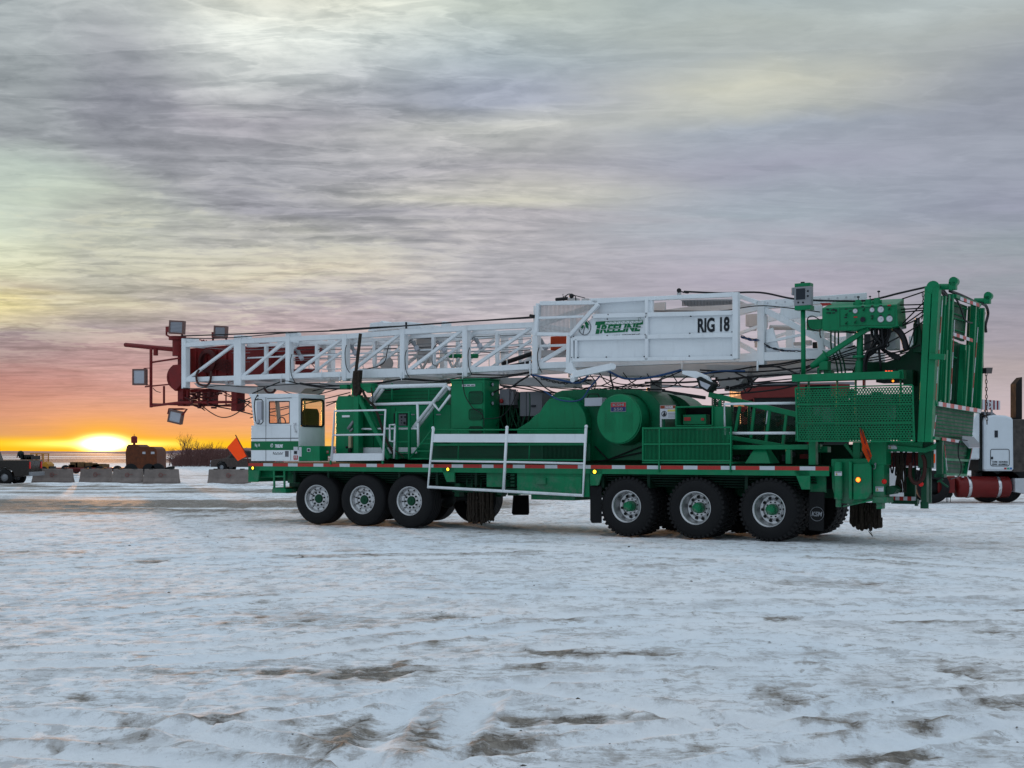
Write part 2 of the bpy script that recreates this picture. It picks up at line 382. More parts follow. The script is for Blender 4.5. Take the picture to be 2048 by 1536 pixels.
h += (fine - .5) * .026
bare = np.clip((fbm(GX * .5 + 40, GY * .8 + 7, 51, 7, .68) - .545) * 7, 0, 1) * .5
bare += np.clip((.36 - lump) * 5, 0, 1) * .25 + np.clip((midn - .60) * 6, 0, 1) * .5
packed = np.zeros(GX.shape)
# tyre tracks: pressed ruts with little shoulders, given as points on the ground
tracks = [([gpt(*p) for p in pts], w, dep) for pts, w, dep in [
 ([(60, 1425), (250, 1440), (500, 1478), (640, 1505), (800, 1535)], .16, .045), ([(700, 1560), (745, 1480), (790, 1425), (850, 1385)], .12, .03),
 ([(868, 1560), (905, 1480), (940, 1425), (985, 1380)], .12, .03), ([(930, 1502), (1150, 1478), (1400, 1447), (1560, 1430), (1800, 1400), (2060, 1375)], .14, .04),
 ([(1000, 1368), (1250, 1398), (1400, 1430), (1560, 1450), (1760, 1458), (2060, 1450)], .14, .04), ([(330, 1452), (620, 1418), (850, 1384), (1020, 1366), (1300, 1350)], .14, .04),
 ([(850, 1322), (1100, 1316), (1300, 1318), (1600, 1330)], .14, .03), ([(1350, 1545), (1700, 1492), (2060, 1440)], .16, .04), ([(-20, 1490), (250, 1505), (560, 1540)], .15, .03),
 ([(-20, 1330), (300, 1322), (620, 1300), (950, 1262), (1300, 1240), (2060, 1232)], .16, .025), ([(-20, 1300), (300, 1292), (620, 1272), (950, 1240), (1300, 1220), (2060, 1210)], .16, .025),
 ([(1100, 1290), (1400, 1270), (1700, 1282), (2060, 1315)], .16, .025), ([(200, 1225), (600, 1190), (1000, 1180), (1400, 1192), (2060, 1180)], .2, .02), ([(1020, 1085), (1300, 1098), (1700, 1112), (2060, 1135)], .25, .02),
 ([(1020, 1092), (1300, 1107), (1700, 1124), (2060, 1150)], .25, .02), ([(-20, 1120), (500, 1105), (1000, 1100)], .25, .02), ([(-20, 1135), (500, 1117), (1000, 1112)], .25, .02)]]
for pts, w, dep in tracks:
    dep *= .8
    P = []
    for i in range(len(pts) - 1):
        a, b, c_, d_ = [np.array(pts[min(max(i + k, 0), len(pts) - 1)], float) for k in (-1, 0, 1, 2)]
        for k in range(14):
            t = k / 14; P.append(.5 * (2 * b + (c_ - a) * t + (2 * a - 5 * b + 4 * c_ - d_) * t * t + (3 * b - a - 3 * c_ + d_) * t ** 3))
    P.append(np.array(pts[-1], float)); P = np.array(P)
    iy = np.where((ys > P[:, 1].min() - 1) & (ys < P[:, 1].max() + 1))[0]; ix = np.where((xs > P[:, 0].min() - 1) & (xs < P[:, 0].max() + 1))[0]
    sl_ = np.ix_(iy, ix); gx, gy = GX[sl_] + (fine[sl_] - .5) * .05, GY[sl_] + (midn[sl_] - .5) * .06
    dm = np.full(gx.shape, 9.); ss = np.zeros(gx.shape); acc = 0
    for i in range(len(P) - 1):
        a, b = P[i], P[i + 1]; ab = b - a; L2 = (ab ** 2).sum()
        t = np.clip(((gx - a[0]) * ab[0] + (gy - a[1]) * ab[1]) / L2, 0, 1)
        dd = np.hypot(gx - a[0] - t * ab[0], gy - a[1] - t * ab[1]); q = dd < dm
        dm[q] = dd[q]; ss[q] = (acc + t * math.sqrt(L2))[q]; acc += math.sqrt(L2)
    q = dm / w
    lug = (np.sin(ss * 2 * math.pi / .11) * .5 + .5) * np.exp(-(q * 1.1) ** 4)
    h[sl_] += dep * (-1.0 * np.exp(-(q * 1.1) ** 4) + .75 * np.exp(-((q - 1.35) * 2.6) ** 2)) + lug * dep * .22
    ins = np.exp(-(q * 1.0) ** 6); bare[sl_] *= 1 - .85 * ins; bare[sl_] += .30 * np.exp(-((q - 1.55) * 2.2) ** 2) * np.clip((fbm(gx * 1.5, gy * 4, 77, 5, .6) - .42) * 6, 0, 1); packed[sl_] = np.maximum(packed[sl_], ins)
# scraped patches where frozen mud shows
patches = [(748, 1338, 62, 8), (255, 1436, 45, 9), (440, 1433, 62, 9), (690, 1462, 75, 30), (845, 1462, 20, 30), (1010, 1476, 90, 18),
 (1560, 1386, 46, 22), (1912, 1337, 48, 9), (1985, 1396, 60, 14), (1165, 1304, 60, 5), (1320, 1303, 50, 4), (170, 1386, 40, 6), (1100, 1300, 40, 4),
 (1760, 1500, 60, 12), (1660, 1510, 120, 8), (1380, 1490, 50, 8), (1120, 1430, 90, 8), (1700, 1445, 40, 6), (100, 1480, 30, 8), (900, 1228, 50, 5), (610, 1260, 25, 4),
 (300, 1120, 30, 3), (1850, 1450, 40, 6), (1060, 1232, 60, 4), (1560, 1235, 40, 4), (1990, 1262, 40, 4), (1250, 1430, 120, 6)]
for px, py, rx, ry in patches:
    cx, cy = gpt(px, py); x2, _ = gpt(px + rx, py); _, y2 = gpt(px, py - ry); wx, wy = abs(x2 - cx), abs(y2 - cy)
    iy = np.where(np.abs(ys - cy) < wy * 3)[0]; ix = np.where(np.abs(xs - cx) < wx * 3)[0]
    if not len(iy) or not len(ix): continue
    sl_ = np.ix_(iy, ix); gx, gy = GX[sl_], GY[sl_]
    q = np.sqrt(((gx - cx) / wx) ** 2 + ((gy - cy) / wy) ** 2) + (lump[sl_] - .5) * 1.3 + (midn[sl_] - .5) * 2.0 + (fine[sl_] - .5) * 2.2
    k = 1 / (1 + np.exp((q - .95) * 3.2)); bare[sl_] += k * .95; h[sl_] -= k * .012 + k * (fine[sl_] - .5) * .02
    h[sl_] += .006 * np.exp(-((q - 1.4) * 2.4) ** 2)
# churned brown yard: a belt this side of the barriers and beyond the cab
st = fbm(GX * .10 + 3, GY * .55 + wob, 61, 5, .6)
belt = np.exp(-((GY - 41 - GX * .05) / 5.) ** 2) * np.clip((2.0 - GX) / 4, 0, 1)
bare += belt * (np.clip((st - .22) * 5, 0, 1) * 1.5 + .15)
belt2 = np.exp(-((GY - 60) / 12.) ** 2) * np.clip((6 - GX) / 8, .3, 1)
bare += belt2 * np.clip((st - .40) * 6, 0, 1) * 1.0
h += belt * (st - .4) * .25 + np.exp(-((GY - 66) / 4.) ** 2) * (fbm(GX * .5, GY * .5, 91, 3) - .35) * .35 * (GX < 4)
far = np.clip((GY - 75) / 60, 0, 1)
bare += np.clip((fbm(GX * .012, GY * .005, 71, 4) - .34) * 14, 0, 1) * 1.2 * np.clip((GY - 180) / 50, 0, 1)
bare += np.exp(-((GY - 95) / 14.) ** 2) * np.clip((st - .5) * 6, 0, 1) * .6
warm = np.clip(belt + .3 * belt2, 0, 1)
h *= np.clip((200 - GY) / 100, 0, 1) * np.clip(1.4 - GY / 160, .3, 1)
# flatten under the wheels of the rig
bare = np.clip(bare, 0, 1)
ny, nx = GX.shape
co = np.stack([GX, GY, h - .02], -1).reshape(-1, 3).astype(np.float32)
i = np.arange(nx * ny).reshape(ny, nx); q = np.stack([i[:-1, :-1], i[:-1, 1:], i[1:, 1:], i[1:, :-1]], -1).reshape(-1, 4)
me = bpy.data.meshes.new('ground'); me.vertices.add(len(co)); me.vertices.foreach_set('co', co.ravel())
me.loops.add(q.size); me.loops.foreach_set('vertex_index', q.ravel().astype(np.int32))
me.polygons.add(len(q)); me.polygons.foreach_set('loop_start', np.arange(0, q.size, 4, dtype=np.int32))
me.polygons.foreach_set('use_smooth', np.ones(len(q), bool)); me.update(calc_edges=True)
at = me.attributes.new('bare', 'FLOAT', 'POINT'); at.data.foreach_set('value', bare.ravel().astype(np.float32))
at = me.attributes.new('packed', 'FLOAT', 'POINT'); at.data.foreach_set('value', packed.ravel().astype(np.float32))
ground = bpy.data.objects.new('ground', me); COL.objects.link(ground); ground['kind'] = 'structure'
gm = bpy.data.materials.new('trampled_snow'); gm.use_nodes = True; t = NT(gm.node_tree); b = gm.node_tree.nodes['Principled BSDF']
tcg = t.n('ShaderNodeTexCoord').outputs['Object']; att = t.n('ShaderNodeAttribute'); att.attribute_name = 'bare'
mp = t.n('ShaderNodeMapping'); t.lk(tcg, mp.inputs[0]); mp.inputs['Scale'].default_value = (.9, .62, 1)
na = t.noise(mp.outputs[0], 1.4, 10, .74, .4); nb = t.noise(mp.outputs[0], 11., 8, .78, .3); pk = t.n('ShaderNodeAttribute'); pk.attribute_name = 'packed'; ns = t.noise(mp.outputs[0], 4.2, 9, .76, .3); nc = t.noise(tcg, .35, 5, .6)
flk = t.noise(mp.outputs[0], 40., 5, .8, .2)
mp2 = t.n('ShaderNodeMapping'); t.lk(tcg, mp2.inputs[0]); mp2.inputs['Scale'].default_value = (.32, 1.1, 1); mp2.inputs['Rotation'].default_value = (0, 0, R(5)); nstr = t.noise(mp2.outputs[0], 11., 7, .74, .5)
bb = t.m('ADD', att.outputs['Fac'], t.m('ADD', t.m('MULTIPLY', t.m('SUBTRACT', nb, .5), 1.1), t.m('ADD', t.m('MULTIPLY', t.m('SUBTRACT', nstr, .5), 1.6), t.m('MULTIPLY', t.m('SUBTRACT', flk, .5), .9))))
snow = t.mix(t.mr(nc, .35, .65), (.83, .88, .93, 1), (.90, .91, .93, 1))
loose = t.m('SUBTRACT', 1., t.m('MULTIPLY', pk.outputs['Fac'], .95))
snow = t.mix(t.m('MULTIPLY', t.mr(na, .47, .64, 0., .5), loose), snow, (.47, .47, .48, 1))
snow = t.mix(t.m('MULTIPLY', t.mr(ns, .51, .60, 0., .55), loose), snow, (.42, .41, .41, 1))
snow = t.mix(t.m('MULTIPLY', t.mr(nstr, .53, .62, 0., .5), loose), snow, (.36, .34, .33, 1))
snow = t.mix(t.m('MULTIPLY', t.mr(nb, .57, .64, 0., .6), loose), snow, (.27, .24, .215, 1))
dirty = t.mix(t.mr(bb, .2, .68, 0., .72), snow, (.40, .37, .35, 1))
mud = t.mix(t.mr(nb, .4, .65), (.10, .08, .06, 1), (.30, .265, .225, 1))
yy = t.n('ShaderNodeSeparateXYZ'); t.lk(tcg, yy.inputs[0])
mud = t.mix(t.mr(yy.outputs[1], 170., 260.), mud, (.085, .05, .062, 1))       # scrub and stubble beyond the yard
dirty = t.mix(t.mr(flk, .62, .72, 0., .6), dirty, (.16, .13, .11, 1))
c = t.mix(t.mr(bb, .66, 1.0, 0., .9), dirty, mud)
t.put(b.inputs['Base Color'], c); t.put(b.inputs['Roughness'], t.mr(bb, .1, .7, .9, .8)); b.inputs['Specular IOR Level'].default_value = .08
bp = t.n('ShaderNodeBump'); bp.inputs['Strength'].default_value = 1.; bp.inputs['Distance'].default_value = .035
t.lk(t.m('ADD', na, t.m('ADD', t.m('MULTIPLY', nb, .5), t.m('MULTIPLY', flk, .3))), bp.inputs['Height']); t.lk(bp.outputs[0], b.inputs['Normal'])
me.materials.append(gm)

# frozen clods and gravel kicked up by tyres
rnd = random.Random(77); mb = MB()
for k in range(420):
    y = 6.3 + 34 * rnd.random() ** 1.6; x = rnd.uniform(-.42, .42) * y * 1.05; r = rnd.uniform(.002, .008) * (1 + y / 26) * (2.2 if rnd.random() < .04 else 1)
    iy = int(np.searchsorted(ys, y)); ix = int(np.searchsorted(xs, x)); z = float(h[iy, ix]) - .02
    c = Vector((x, y, z + r * .3)); a0 = rnd.uniform(0, 3)
    vs = [c + Vector((math.cos(a0 + t_) * r * rnd.uniform(.7, 1.5), math.sin(a0 + t_) * r * rnd.uniform(.7, 1.5), rnd.uniform(-.5, .2) * r)) for t_ in (0, 1.3, 2.6, 3.9, 5.1)] + [c + Vector((0, 0, r * rnd.uniform(.2, .5)))]
    mb.add(vs, [(i, (i + 1) % 5, 5) for i in range(5)])
o = mb.build('dirt_clods', mat('frozen_dirt', (.07, .055, .04), .9, var=.4)); o['kind'] = 'stuff'; o['label'] = 'small frozen dirt clods scattered over the trampled snow'; o['category'] = 'dirt'

# ------------------------------------------------------------------ far hills
def hills(name, D, prof, depth, col, seed):
    n = 260; xsn = np.linspace(-D * .75, D * .75, n); vs = []; rows = 8
    for j in range(rows):
        f = math.sin(math.pi * j / (rows - 1)) ** .8
        for k, x in enumerate(xsn):
            px = 1024 + x / D * F; y = np.interp(px, [a for a, _ in prof], [a for _, a in prof])
            z = (HY - y) / F * D + HC + (float(fbm(np.array([x / D * 40]), np.array([1.5]), seed, 4)[0]) - .5) * D * .0016
            vs.append((x, D + depth * (j / (rows - 1) - .5), max(-2., z * f) if j not in (0, rows - 1) else -3.))
    fs = [(j * n + k, j * n + k + 1, (j + 1) * n + k + 1, (j + 1) * n + k) for j in range(rows - 1) for k in range(n - 1)]
    mb = MB(); mb.add(vs, fs, 0, True)
    m = mat(name + '_cover', col, .95, var=.25, vs=.02); m2 = m.node_tree; o = mb.build(name, m); o['kind'] = 'structure'; return o
hills('far_hills', 5200, [(-900, 899), (0, 903), (160, 904), (300, 903), (420, 901), (520, 896), (700, 893), (1100, 897), (1600, 894), (2048, 896), (3200, 890)], 1500, (.12, .10, .16), 5)  # purple-blue of distant haze is put into the hill colours
hills('near_hills', 2100, [(-900, 903), (0, 906), (60, 907), (140, 910), (200, 909), (290, 907), (340, 903), (420, 899), (500, 897), (620, 900), (900, 903), (1500, 900), (2048, 902), (3200, 898)], 600, (.17, .10, .12), 9)

# ------------------------------------------------------------------ bare bushes beyond the yard
def bare_tree(name, label, px, pyb, pyt, D, spread, seed, group):
    rnd = random.Random(seed); k = D / F; x0 = (px - 1024) * k; H = (pyb - pyt) * k
    root = thing(name, label, 'tree', (x0, D, HC - (pyb - HY) * k - .1), 0, group)
    mb = MB(); tb = MB()
    def br(p, d, L, r, lv, m):
        q = p + d * L; m.tube([p, (p + q) / 2 + Vector((rnd.uniform(-.06, .06), rnd.uniform(-.06, .06), 0)) * L, q], r, 4 if lv < 2 else 3)
        if lv < 4:
            for _ in range(rnd.choice((2, 3, 3))):
                dd = (d + Vector((rnd.gauss(0, .42), rnd.gauss(0, .42), rnd.uniform(-.05, .35)))).normalized()
                br(p.lerp(q, rnd.uniform(.55, 1)), dd, L * rnd.uniform(.55, .8), r * .62, lv + 1, mb)
    for s in range(spread):
        br(Vector((rnd.uniform(-.25, .25) * spread * .5, rnd.uniform(-.3, .3), 0)), Vector((rnd.uniform(-.25, .25), rnd.uniform(-.2, .2), 1)).normalized(), H * .46, .035 * H / 4, 0, tb)
    tb.build('trunk', BARK, root); mb.build('crown', BARK, root)
gt = 'bare trees beyond the yard'
bare_tree('bare_tree', 'tallest leafless tree of the thicket left of the cab', 366, 938, 872, 150, 3, 1, gt)
bare_tree('bare_tree', 'leafless tree second from the left in the thicket beyond the barriers', 380, 938, 877, 152, 2, 2, gt)
bare_tree('bare_tree', 'leafless tree in the middle of the thicket beyond the barriers', 391, 938, 884, 148, 3, 3, gt)
bare_tree('bare_tree', 'leafless tree right of the middle of the thicket, before the pickup hood', 405, 938, 882, 151, 3, 4, gt)
bare_tree('bare_tree', 'rightmost leafless tree of the thicket, just left of the small pickup', 417, 938, 880, 149, 3, 6, gt)
bare_tree('bare_tree', 'low leafless bush at the left end of the thicket', 343, 934, 894, 160, 4, 7, gt)
brush = MB(); rnd = random.Random(5)
for _ in range(1500):
    x = rnd.uniform(345, 475); D = rnd.uniform(150, 185); k = D / F; p = Vector(((x - 1024) * k, D, -.1)); hh = rnd.uniform(.8, 2.4) * (1 if x > 365 else .7)
    brush.tube([p, p + Vector((rnd.gauss(0, .35), rnd.gauss(0, .3), hh * .55)), p + Vector((rnd.gauss(0, .6), rnd.gauss(0, .4), hh))], .022, 3)
o = brush.build('brush', BARK); o['kind'] = 'stuff'; o['label'] = 'brown leafless brush below the bare trees beyond the yard'; o['category'] = 'brush'
# ------------------------------------------------------------------ the rig: measured in its own frame (u rearwards, v inwards, z up)
A = R(32); sA, cA = math.sin(A), math.cos(A); X0, Y0 = 4.74, 23.66
CL = Vector((-X0 * cA + Y0 * sA, -X0 * sA - Y0 * cA, HC))
def rayd(px, py):
    dx, dz = (px - 1024) / F, (HY - py) / F
    return Vector((dx * cA - sA, dx * sA + cA, dz))
def L(px, py, v=0.):
    d = rayd(px, py); return CL + d * ((v - CL.y) / d.y)
def LU(px, py, u):
    d = rayd(px, py); return CL + d * ((u - CL.x) / d.x)
def PL(px, py, p0, n):
    d = rayd(px, py); return CL + d * ((Vector(p0) - CL).dot(Vector(n)) / d.dot(Vector(n)))
def pb(mb, x0, y0, x1, y1, v0, v1, m=0):
    """box whose near face spans the measured corners at depth v0"""
    xm, ym = (x0 + x1) / 2, (y0 + y1) / 2
    return mb.box(L(x0, ym, v0).x, L(x1, ym, v0).x, v0, v1, L(xm, y1, v0).z, L(xm, y0, v0).z, m)
def pp(mb, pts, v0, v1, m=0):
    return mb.prism([L(x, y, v0) for x, y in pts], (0, v1 - v0, 0), m)
def pt(mb, pts, v, r, m=0, curve=False, n=8):
    return mb.tube([L(q[0], q[1], q[2] if len(q) > 2 else v) for q in pts], r, n, m, curve)
def pbar(mb, a, b, v, w, h, m=0):
    return mb.bar(L(a[0], a[1], v), L(b[0], b[1], v), w, h, m)
rig = thing('drilling_rig', 'long green and white mobile well service rig with its white lattice mast folded forward', 'drilling rig', (X0, Y0, 0), -A)
def B(mb, name, mats, bevel=.006, parent=None, label=None):
    first = None
    for m in mb.split():
        o = m.build(name, mats, parent or rig, bevel); first = first or o
        if label: o['label'] = label
    return first
def plate_hole(mb, pts_o, pts_i, v0, v1, m=0):
    """flat panel with a window: outer and inner quads given in the same order"""
    n = 4
    for i in range(n):
        j = (i + 1) % n; mb.prism([pts_o[i], pts_o[j], pts_i[j], pts_i[i]], (0, v1 - v0, 0), m)
W = 2.9
# deck and frame
ZD = 1.375
u0, u1 = L(497, 926).x, L(1658, 933).x
mb = MB(); mb.box(u0, u1, .03, W, 1.27, ZD - .012); mb.box(u0, u1, .001, W + .029, ZD + .001, ZD + .005, 1)
for a, b_ in ((0., .03), (W, W + .03)): mb.box(u0, u1, a, b_, 1.20, ZD)
B(mb, 'deck', [GREEN, DECKM], 0)
mb = MB(); x = u0; k = 0
while x < u1 - .1:
    l = .47 if k % 2 == 0 else .29
    mb.box(x, min(x + l, u1), -.006, -.001, 1.30, ZD - .004, k % 2); x += l; k += 1
B(mb, 'reflective_tape', [TRED, TWHT], 0)
mb = MB()
for v in (.85, 1.95): mb.box(u0 + .5, L(1700, 950, .9).x, v, v + .09, .78, 1.2)
for k in range(15): mb.box(u0 + 1 + k * .95, u0 + 1.1 + k * .95, .94, 1.95, .85, 1.15)
B(mb, 'chassis', DGREEN)
mb = MB()
for i, (z, v) in enumerate([(1.17, .12), (1.12, .18), (1.07, .22), (1.02, .3), (.97, .36), (1.15, .5), (1.05, .55)]):
    mb.tube([(u0 + 1.2, v, z), (u0 + 4, v, z - .01), (u0 + 8, v, z + .005), (u1 - .3, v, z)], .016, 6)
for k in range(12): mb.box(u0 + 1.3 + k * 1.0, u0 + 1.36 + k * 1.0, .1, .6, .93, 1.2)
B(mb, 'brake_pipes', DGREENK, 0)
mb = MB(); mb.box(u0 + .3, u1, W - .1, W - .05, ZD + .003, 1.78); mb.box(L(655, 900, .5).x, L(900, 900, .5).x, 2.3, 2.35, ZD + .003, 1.8); B(mb, 'far_side_board', DGREEN)
mb = MB(); mb.box(u0 + .9, u1, .66, .70, .95, 1.26); B(mb, 'underdeck_shade', DARK, 0)  # dark sheet added to deepen the shade below the deck
# axles, springs and hidden underside
mb = MB()
# wheels
front = [(634, 999), (725, 999.5), (819, 1000)]; rear = [(1253, 1017), (1391, 1020), (1538, 1023)]
def tyre(name, Rr, w, knob, loc, rot=0., parent=rig):
    mb = MB(); rr = .30
    prof = [(rr - .01, .03), (rr, .005), (rr + .03, -.012), (rr + .1, -.022), (rr + (Rr - rr) * .6, -.018), (Rr - .035, .008), (Rr - .008, .035)]
    prof = prof + [(Rr, w * .3), (Rr, w * .7)] + [(r, w - y) for r, y in prof[::-1]]
    mb.lathe(prof, (0, 0, 0), 64)
    if knob:
        n = 38
        for k in range(n):
            a = 2 * math.pi * k / n; ca, sa = math.cos(a), math.sin(a)
            for y0, y1, da in ((-.004, w * .42, 0), (w * .58, w + .004, .5)):
                a2 = a + da * 2 * math.pi / n; e = Vector((math.cos(a2), 0, math.sin(a2))); tn = Vector((-math.sin(a2), 0, math.cos(a2))); c0 = e * (Rr - .005)
                mb.prism([c0 + tn * q + e * g + Vector((0, y0, 0)) for q, g in ((-.028, -.04), (-.022, .016), (.022, .016), (.028, -.04))], (0, y1 - y0, 0))
    else:
        for y in (w * .16, w * .33, w * .5, w * .67, w * .84): mb.lathe([(Rr + .0, y - .03), (Rr + .006, y - .026), (Rr + .006, y + .026), (Rr, y + .03)], (0, 0, 0), 64)
    o = mb.build(name, RUBBER, parent); o.location = loc; o.rotation_euler = (0, 0, rot); return o
def wheel(kind, loc, rot=0., parent=rig, Rr=.573, s=1.):
    knob = kind == 'rear'; w = .42 if not knob else .36
    t = tyre('wheel', Rr, w, knob, loc, rot, parent)
    rec = .10 if not knob else .235
    mb = MB(); ro = .315
    mb.crisp([(ro - .015, .03), (ro, .0), (ro, -.012), (ro - .012, -.014), (ro - .028, .004), (ro - .04, .03), (ro - .045, rec * .7), (ro - .055, rec), (ro - .1, rec + .012), (.17, rec - .012), (.165, rec - .02), (.105, rec - .02), (.1, rec)], (0, 0, 0), 64)
    mb.lathe([(ro - .04, .05), (ro - .04, w * .8)], (0, 0, 0), 48)
    for k in range(10):
        a = 2 * math.pi * (k + .3) / 10; c = Vector((math.cos(a), 0, math.sin(a)))
        if knob:
            mb.cyl(c * .212 + Vector((0, rec - .022, 0)), c * .212 + Vector((0, rec + .03, 0)), .026, n=14, m=1)
            mb.cyl(c * .138 + Vector((0, rec - .04, 0)), c * .138 + Vector((0, rec, 0)), .014, n=6, m=1)
        else:
            mb.cyl(c * .232 + Vector((0, rec - .012, 0)), c * .232 + Vector((0, rec + .03, 0)), .015, n=10, m=1)
            mb.cyl(c * .147 + Vector((0, rec - .035, 0)), c * .147 + Vector((0, rec, 0)), .022, n=10, m=1)
    mb.build('rim', [RIM, DARK], t)
    mb = MB()
    if knob:
        mb.crisp([(.001, .02), (.05, .02), (.085, .035), (.092, .06), (.092, .12), (.104, .13), (.104, rec)], (0, 0, 0), 28)
        for k in range(8):
            a = 2 * math.pi * k / 8; c = Vector((math.cos(a) * .07, .01, math.sin(a) * .07)); mb.cyl(c, c + Vector((0, .03, 0)), .013, n=6)
    else:
        mb.crisp([(.001, rec - .075), (.03, rec - .075), (.035, rec - .06), (.085, rec - .055), (.098, rec - .04), (.1, rec)], (0, 0, 0), 28)
    mb.build('hub', GREEN if knob else DGREEN, t)
    return t
def copy_wheel(src, loc, rot=0.):
    c = src.copy(); COL.objects.link(c); c.location = loc; c.rotation_euler = (0, random.uniform(0, .6), rot)
    for ch in list(src.children):
        d = ch.copy(); COL.objects.link(d); d.parent = c
    return c
wf = wr = None; fu = []; ru = []
for i, (px, py) in enumerate(front):
    p = L(px, py, .03); p.z = .573; fu.append(p.x); rot = R((9, 7, 5)[i])
    if wf is None: wf = wheel('front', p, rot)
    else: copy_wheel(wf, p, rot)
    copy_wheel(wf, (p.x, W - .03, .573), R(180) + rot)
for i, (px, py) in enumerate(rear):
    p = L(px, py, .02); p.z = .573; ru.append(p.x)
    if wr is None: wr = wheel('rear', p)
    else: copy_wheel(wr, p)
    copy_wheel(wr, (p.x, W - .02, .573), R(180))
    for v in (.4, W - .76):
        o = tyre('inner_tyre', .573, .34, True, (p.x, v, .573))
mb = MB()
for u in fu + ru:
    mb.cyl((u, .3, .573), (u, W - .3, .573), .07, n=12); mb.ball((u, W / 2, .573), .2)
    mb.box(u - .06, u + .06, .8, 1.0, .57, .95); mb.box(u - .06, u + .06, W - 1., W - .8, .57, .95)
    for k in range(4): mb.box(u - .55 + k * .06, u + .55 - k * .06, .86, .95, .70 + k * .025, .722 + k * .025)
B(mb, 'axles', DARK, 0)
# skirts and brackets below the deck edge
mb = MB()
pp(mb, [(497, 930), (521, 930), (515, 964), (496, 964)], .0, .05)
pp(mb, [(880, 930), (908.5, 930), (908.5, 964), (893, 964)], .0, .05)
pp(mb, [(1179, 935), (1208, 935), (1196, 971), (1180, 971)], .0, .05)
pp(mb, [(1586, 937), (1620, 937), (1620, 979), (1603, 979)], .0, .05)
pb(mb, 1620, 937, 1652, 985, .25, .3); pb(mb, 496, 932, 500, 964, .05, 2.4)
pb(mb, 519, 930, 546, 955, .25, .3); pb(mb, 575, 938, 600, 966, .8, .85)
B(mb, 'skirt_brackets', GREEN)
mb = MB(); pb(mb, 521, 932, 590, 962, .9, 1.0); pb(mb, 545, 975, 572, 984, .1, .9); B(mb, 'front_frame', DGREEN)
for px, py, m_, r in ((506.5, 936, AMBER, .032), (896.5, 938.5, AMBER, .032), (1190, 943.5, AMBER, .036)):
    mb = MB(); p = L(px, py, -.0); mb.lathe([(r + .012, .004), (r + .012, -.012), (r, -.018)], p, 20, 1); mb.lathe([(.001, -.035), (r * .6, -.032), (r, -.016), (r, 0)], p, 20); B(mb, 'marker_lamp', [m_, BLACK], 0, label='lit amber marker lamp below the deck edge')
# boarding step under the cab
mb = MB()
for x in (548.5, 569): pt(mb, [(x, 930), (x, 975), (x - 1, 984)], .03, .028)
for y in (953, 977): pt(mb, [(548, y), (569, y)], .03, .022)
pb(mb, 544, 978, 571, 986, -.02, .35)
B(mb, 'boarding_step', GREEN)
# mud flaps
mb = MB(); pp(mb, [(1180, 972), (1203, 972), (1203, 1046), (1183, 1046), (1180, 1040)], .08, .1); B(mb, 'mud_flap', RUBBER)
mb = MB(); pp(mb, [(1026, 990), (1057, 990), (1058, 1026), (1056, 1030), (1026, 1030), (1023, 1026)], 1.9, 1.92); B(mb, 'mud_flap', RUBBER)
mb = MB(); pp(mb, [(1618, 984), (1649, 984), (1647, 1063), (1617, 1060)], .2, .22); fl = B(mb, 'mud_flap', RUBBER)
mb = MB(); c = L(1634, 1028, .195); mb.ring(c, .125, .004)
B(mb, 'flap_emblem', STEEL, 0, fl); text_part('flap_lettering', 'KSM', c + Vector((0, -.004, 0)), .20, .085, STEEL, fl, .02, .2)
# boxes slung under the deck
mb = MB(); pb(mb, 1034, 938, 1166, 990, .04, .8); pb(mb, 973, 938, 1008, 974, .1, .6); pb(mb, 1062, 990, 1150, 1000, .3, 1.2)
pb(mb, 1166, 936, 1179, 994, .1, .8); pb(mb, 1014, 938, 1034, 944, .06, .7)
sb = B(mb, 'under_deck_box', GREEN)
mb = MB(); pb(mb, 1037, 940, 1163, 949, .022, .042); pb(mb, 1037, 952, 1163, 987, .02, .042); B(mb, 'box_door', GREEN, .008, sb)
mb = MB(); pb(mb, 1073, 956, 1091, 969, -.02, .022); B(mb, 'box_latch', GREEN, .006, sb)
mb = MB(); rnd = random.Random(3)
for k in range(26):
    x = rnd.uniform(905, 1030); y = rnd.uniform(938, 985); v = rnd.uniform(.2, .8)
    pb(mb, x, y, x + rnd.uniform(3, 12), y + rnd.uniform(3, 16), v, v + .2)
for x in (911, 934, 944, 952, 962): pt(mb, [(x, 936), (x + rnd.uniform(-1, 1), 985)], .25, .014)
pb(mb, 905, 975, 1035, 985, .4, 1.4)
for k in range(4): pt(mb, [(1022, 950 + 7 * k), (1030, 950 + 7 * k)], .05, .03)
B(mb, 'pump_gear', DGREEN, .004)
# tyre chains bundled and hung under the deck
def chain_bundle(x0, x1, y0, y1, v, seed, n):
    mb = MB(); rnd = random.Random(seed)
    for k in range(n):
        x = rnd.uniform(x0, x1); e = y1 - abs(x - (x0 + x1) / 2) * .25 - rnd.uniform(0, 16); vv = v + rnd.uniform(-.12, .12); x2 = x + rnd.uniform(-2, 2)
        pt(mb, [(x, y0), (x2, (y0 + e) / 2), (x2 + rnd.uniform(-1.5, 1.5), e - 4), (x2 + rnd.uniform(-1, 4), e), (x2 + 3, e - 9)], vv, rnd.uniform(.013, .026), curve=True, n=5)
    for k in range(60):
        p = L(rnd.uniform(x0, x1), rnd.uniform(y0 + 8, y1 - 6), v + rnd.uniform(-.16, .0)); mb.box(p.x - .012, p.x + .012, p.y - .01, p.y + .01, p.z - .03, p.z + .03)
    o = B(mb, 'tyre_chains', BROWN, 0); return o
chain_bundle(936, 986, 978, 1050, .5, 1, 70); chain_bundle(1700, 1762, 1005, 1062, .9, 2, 95)
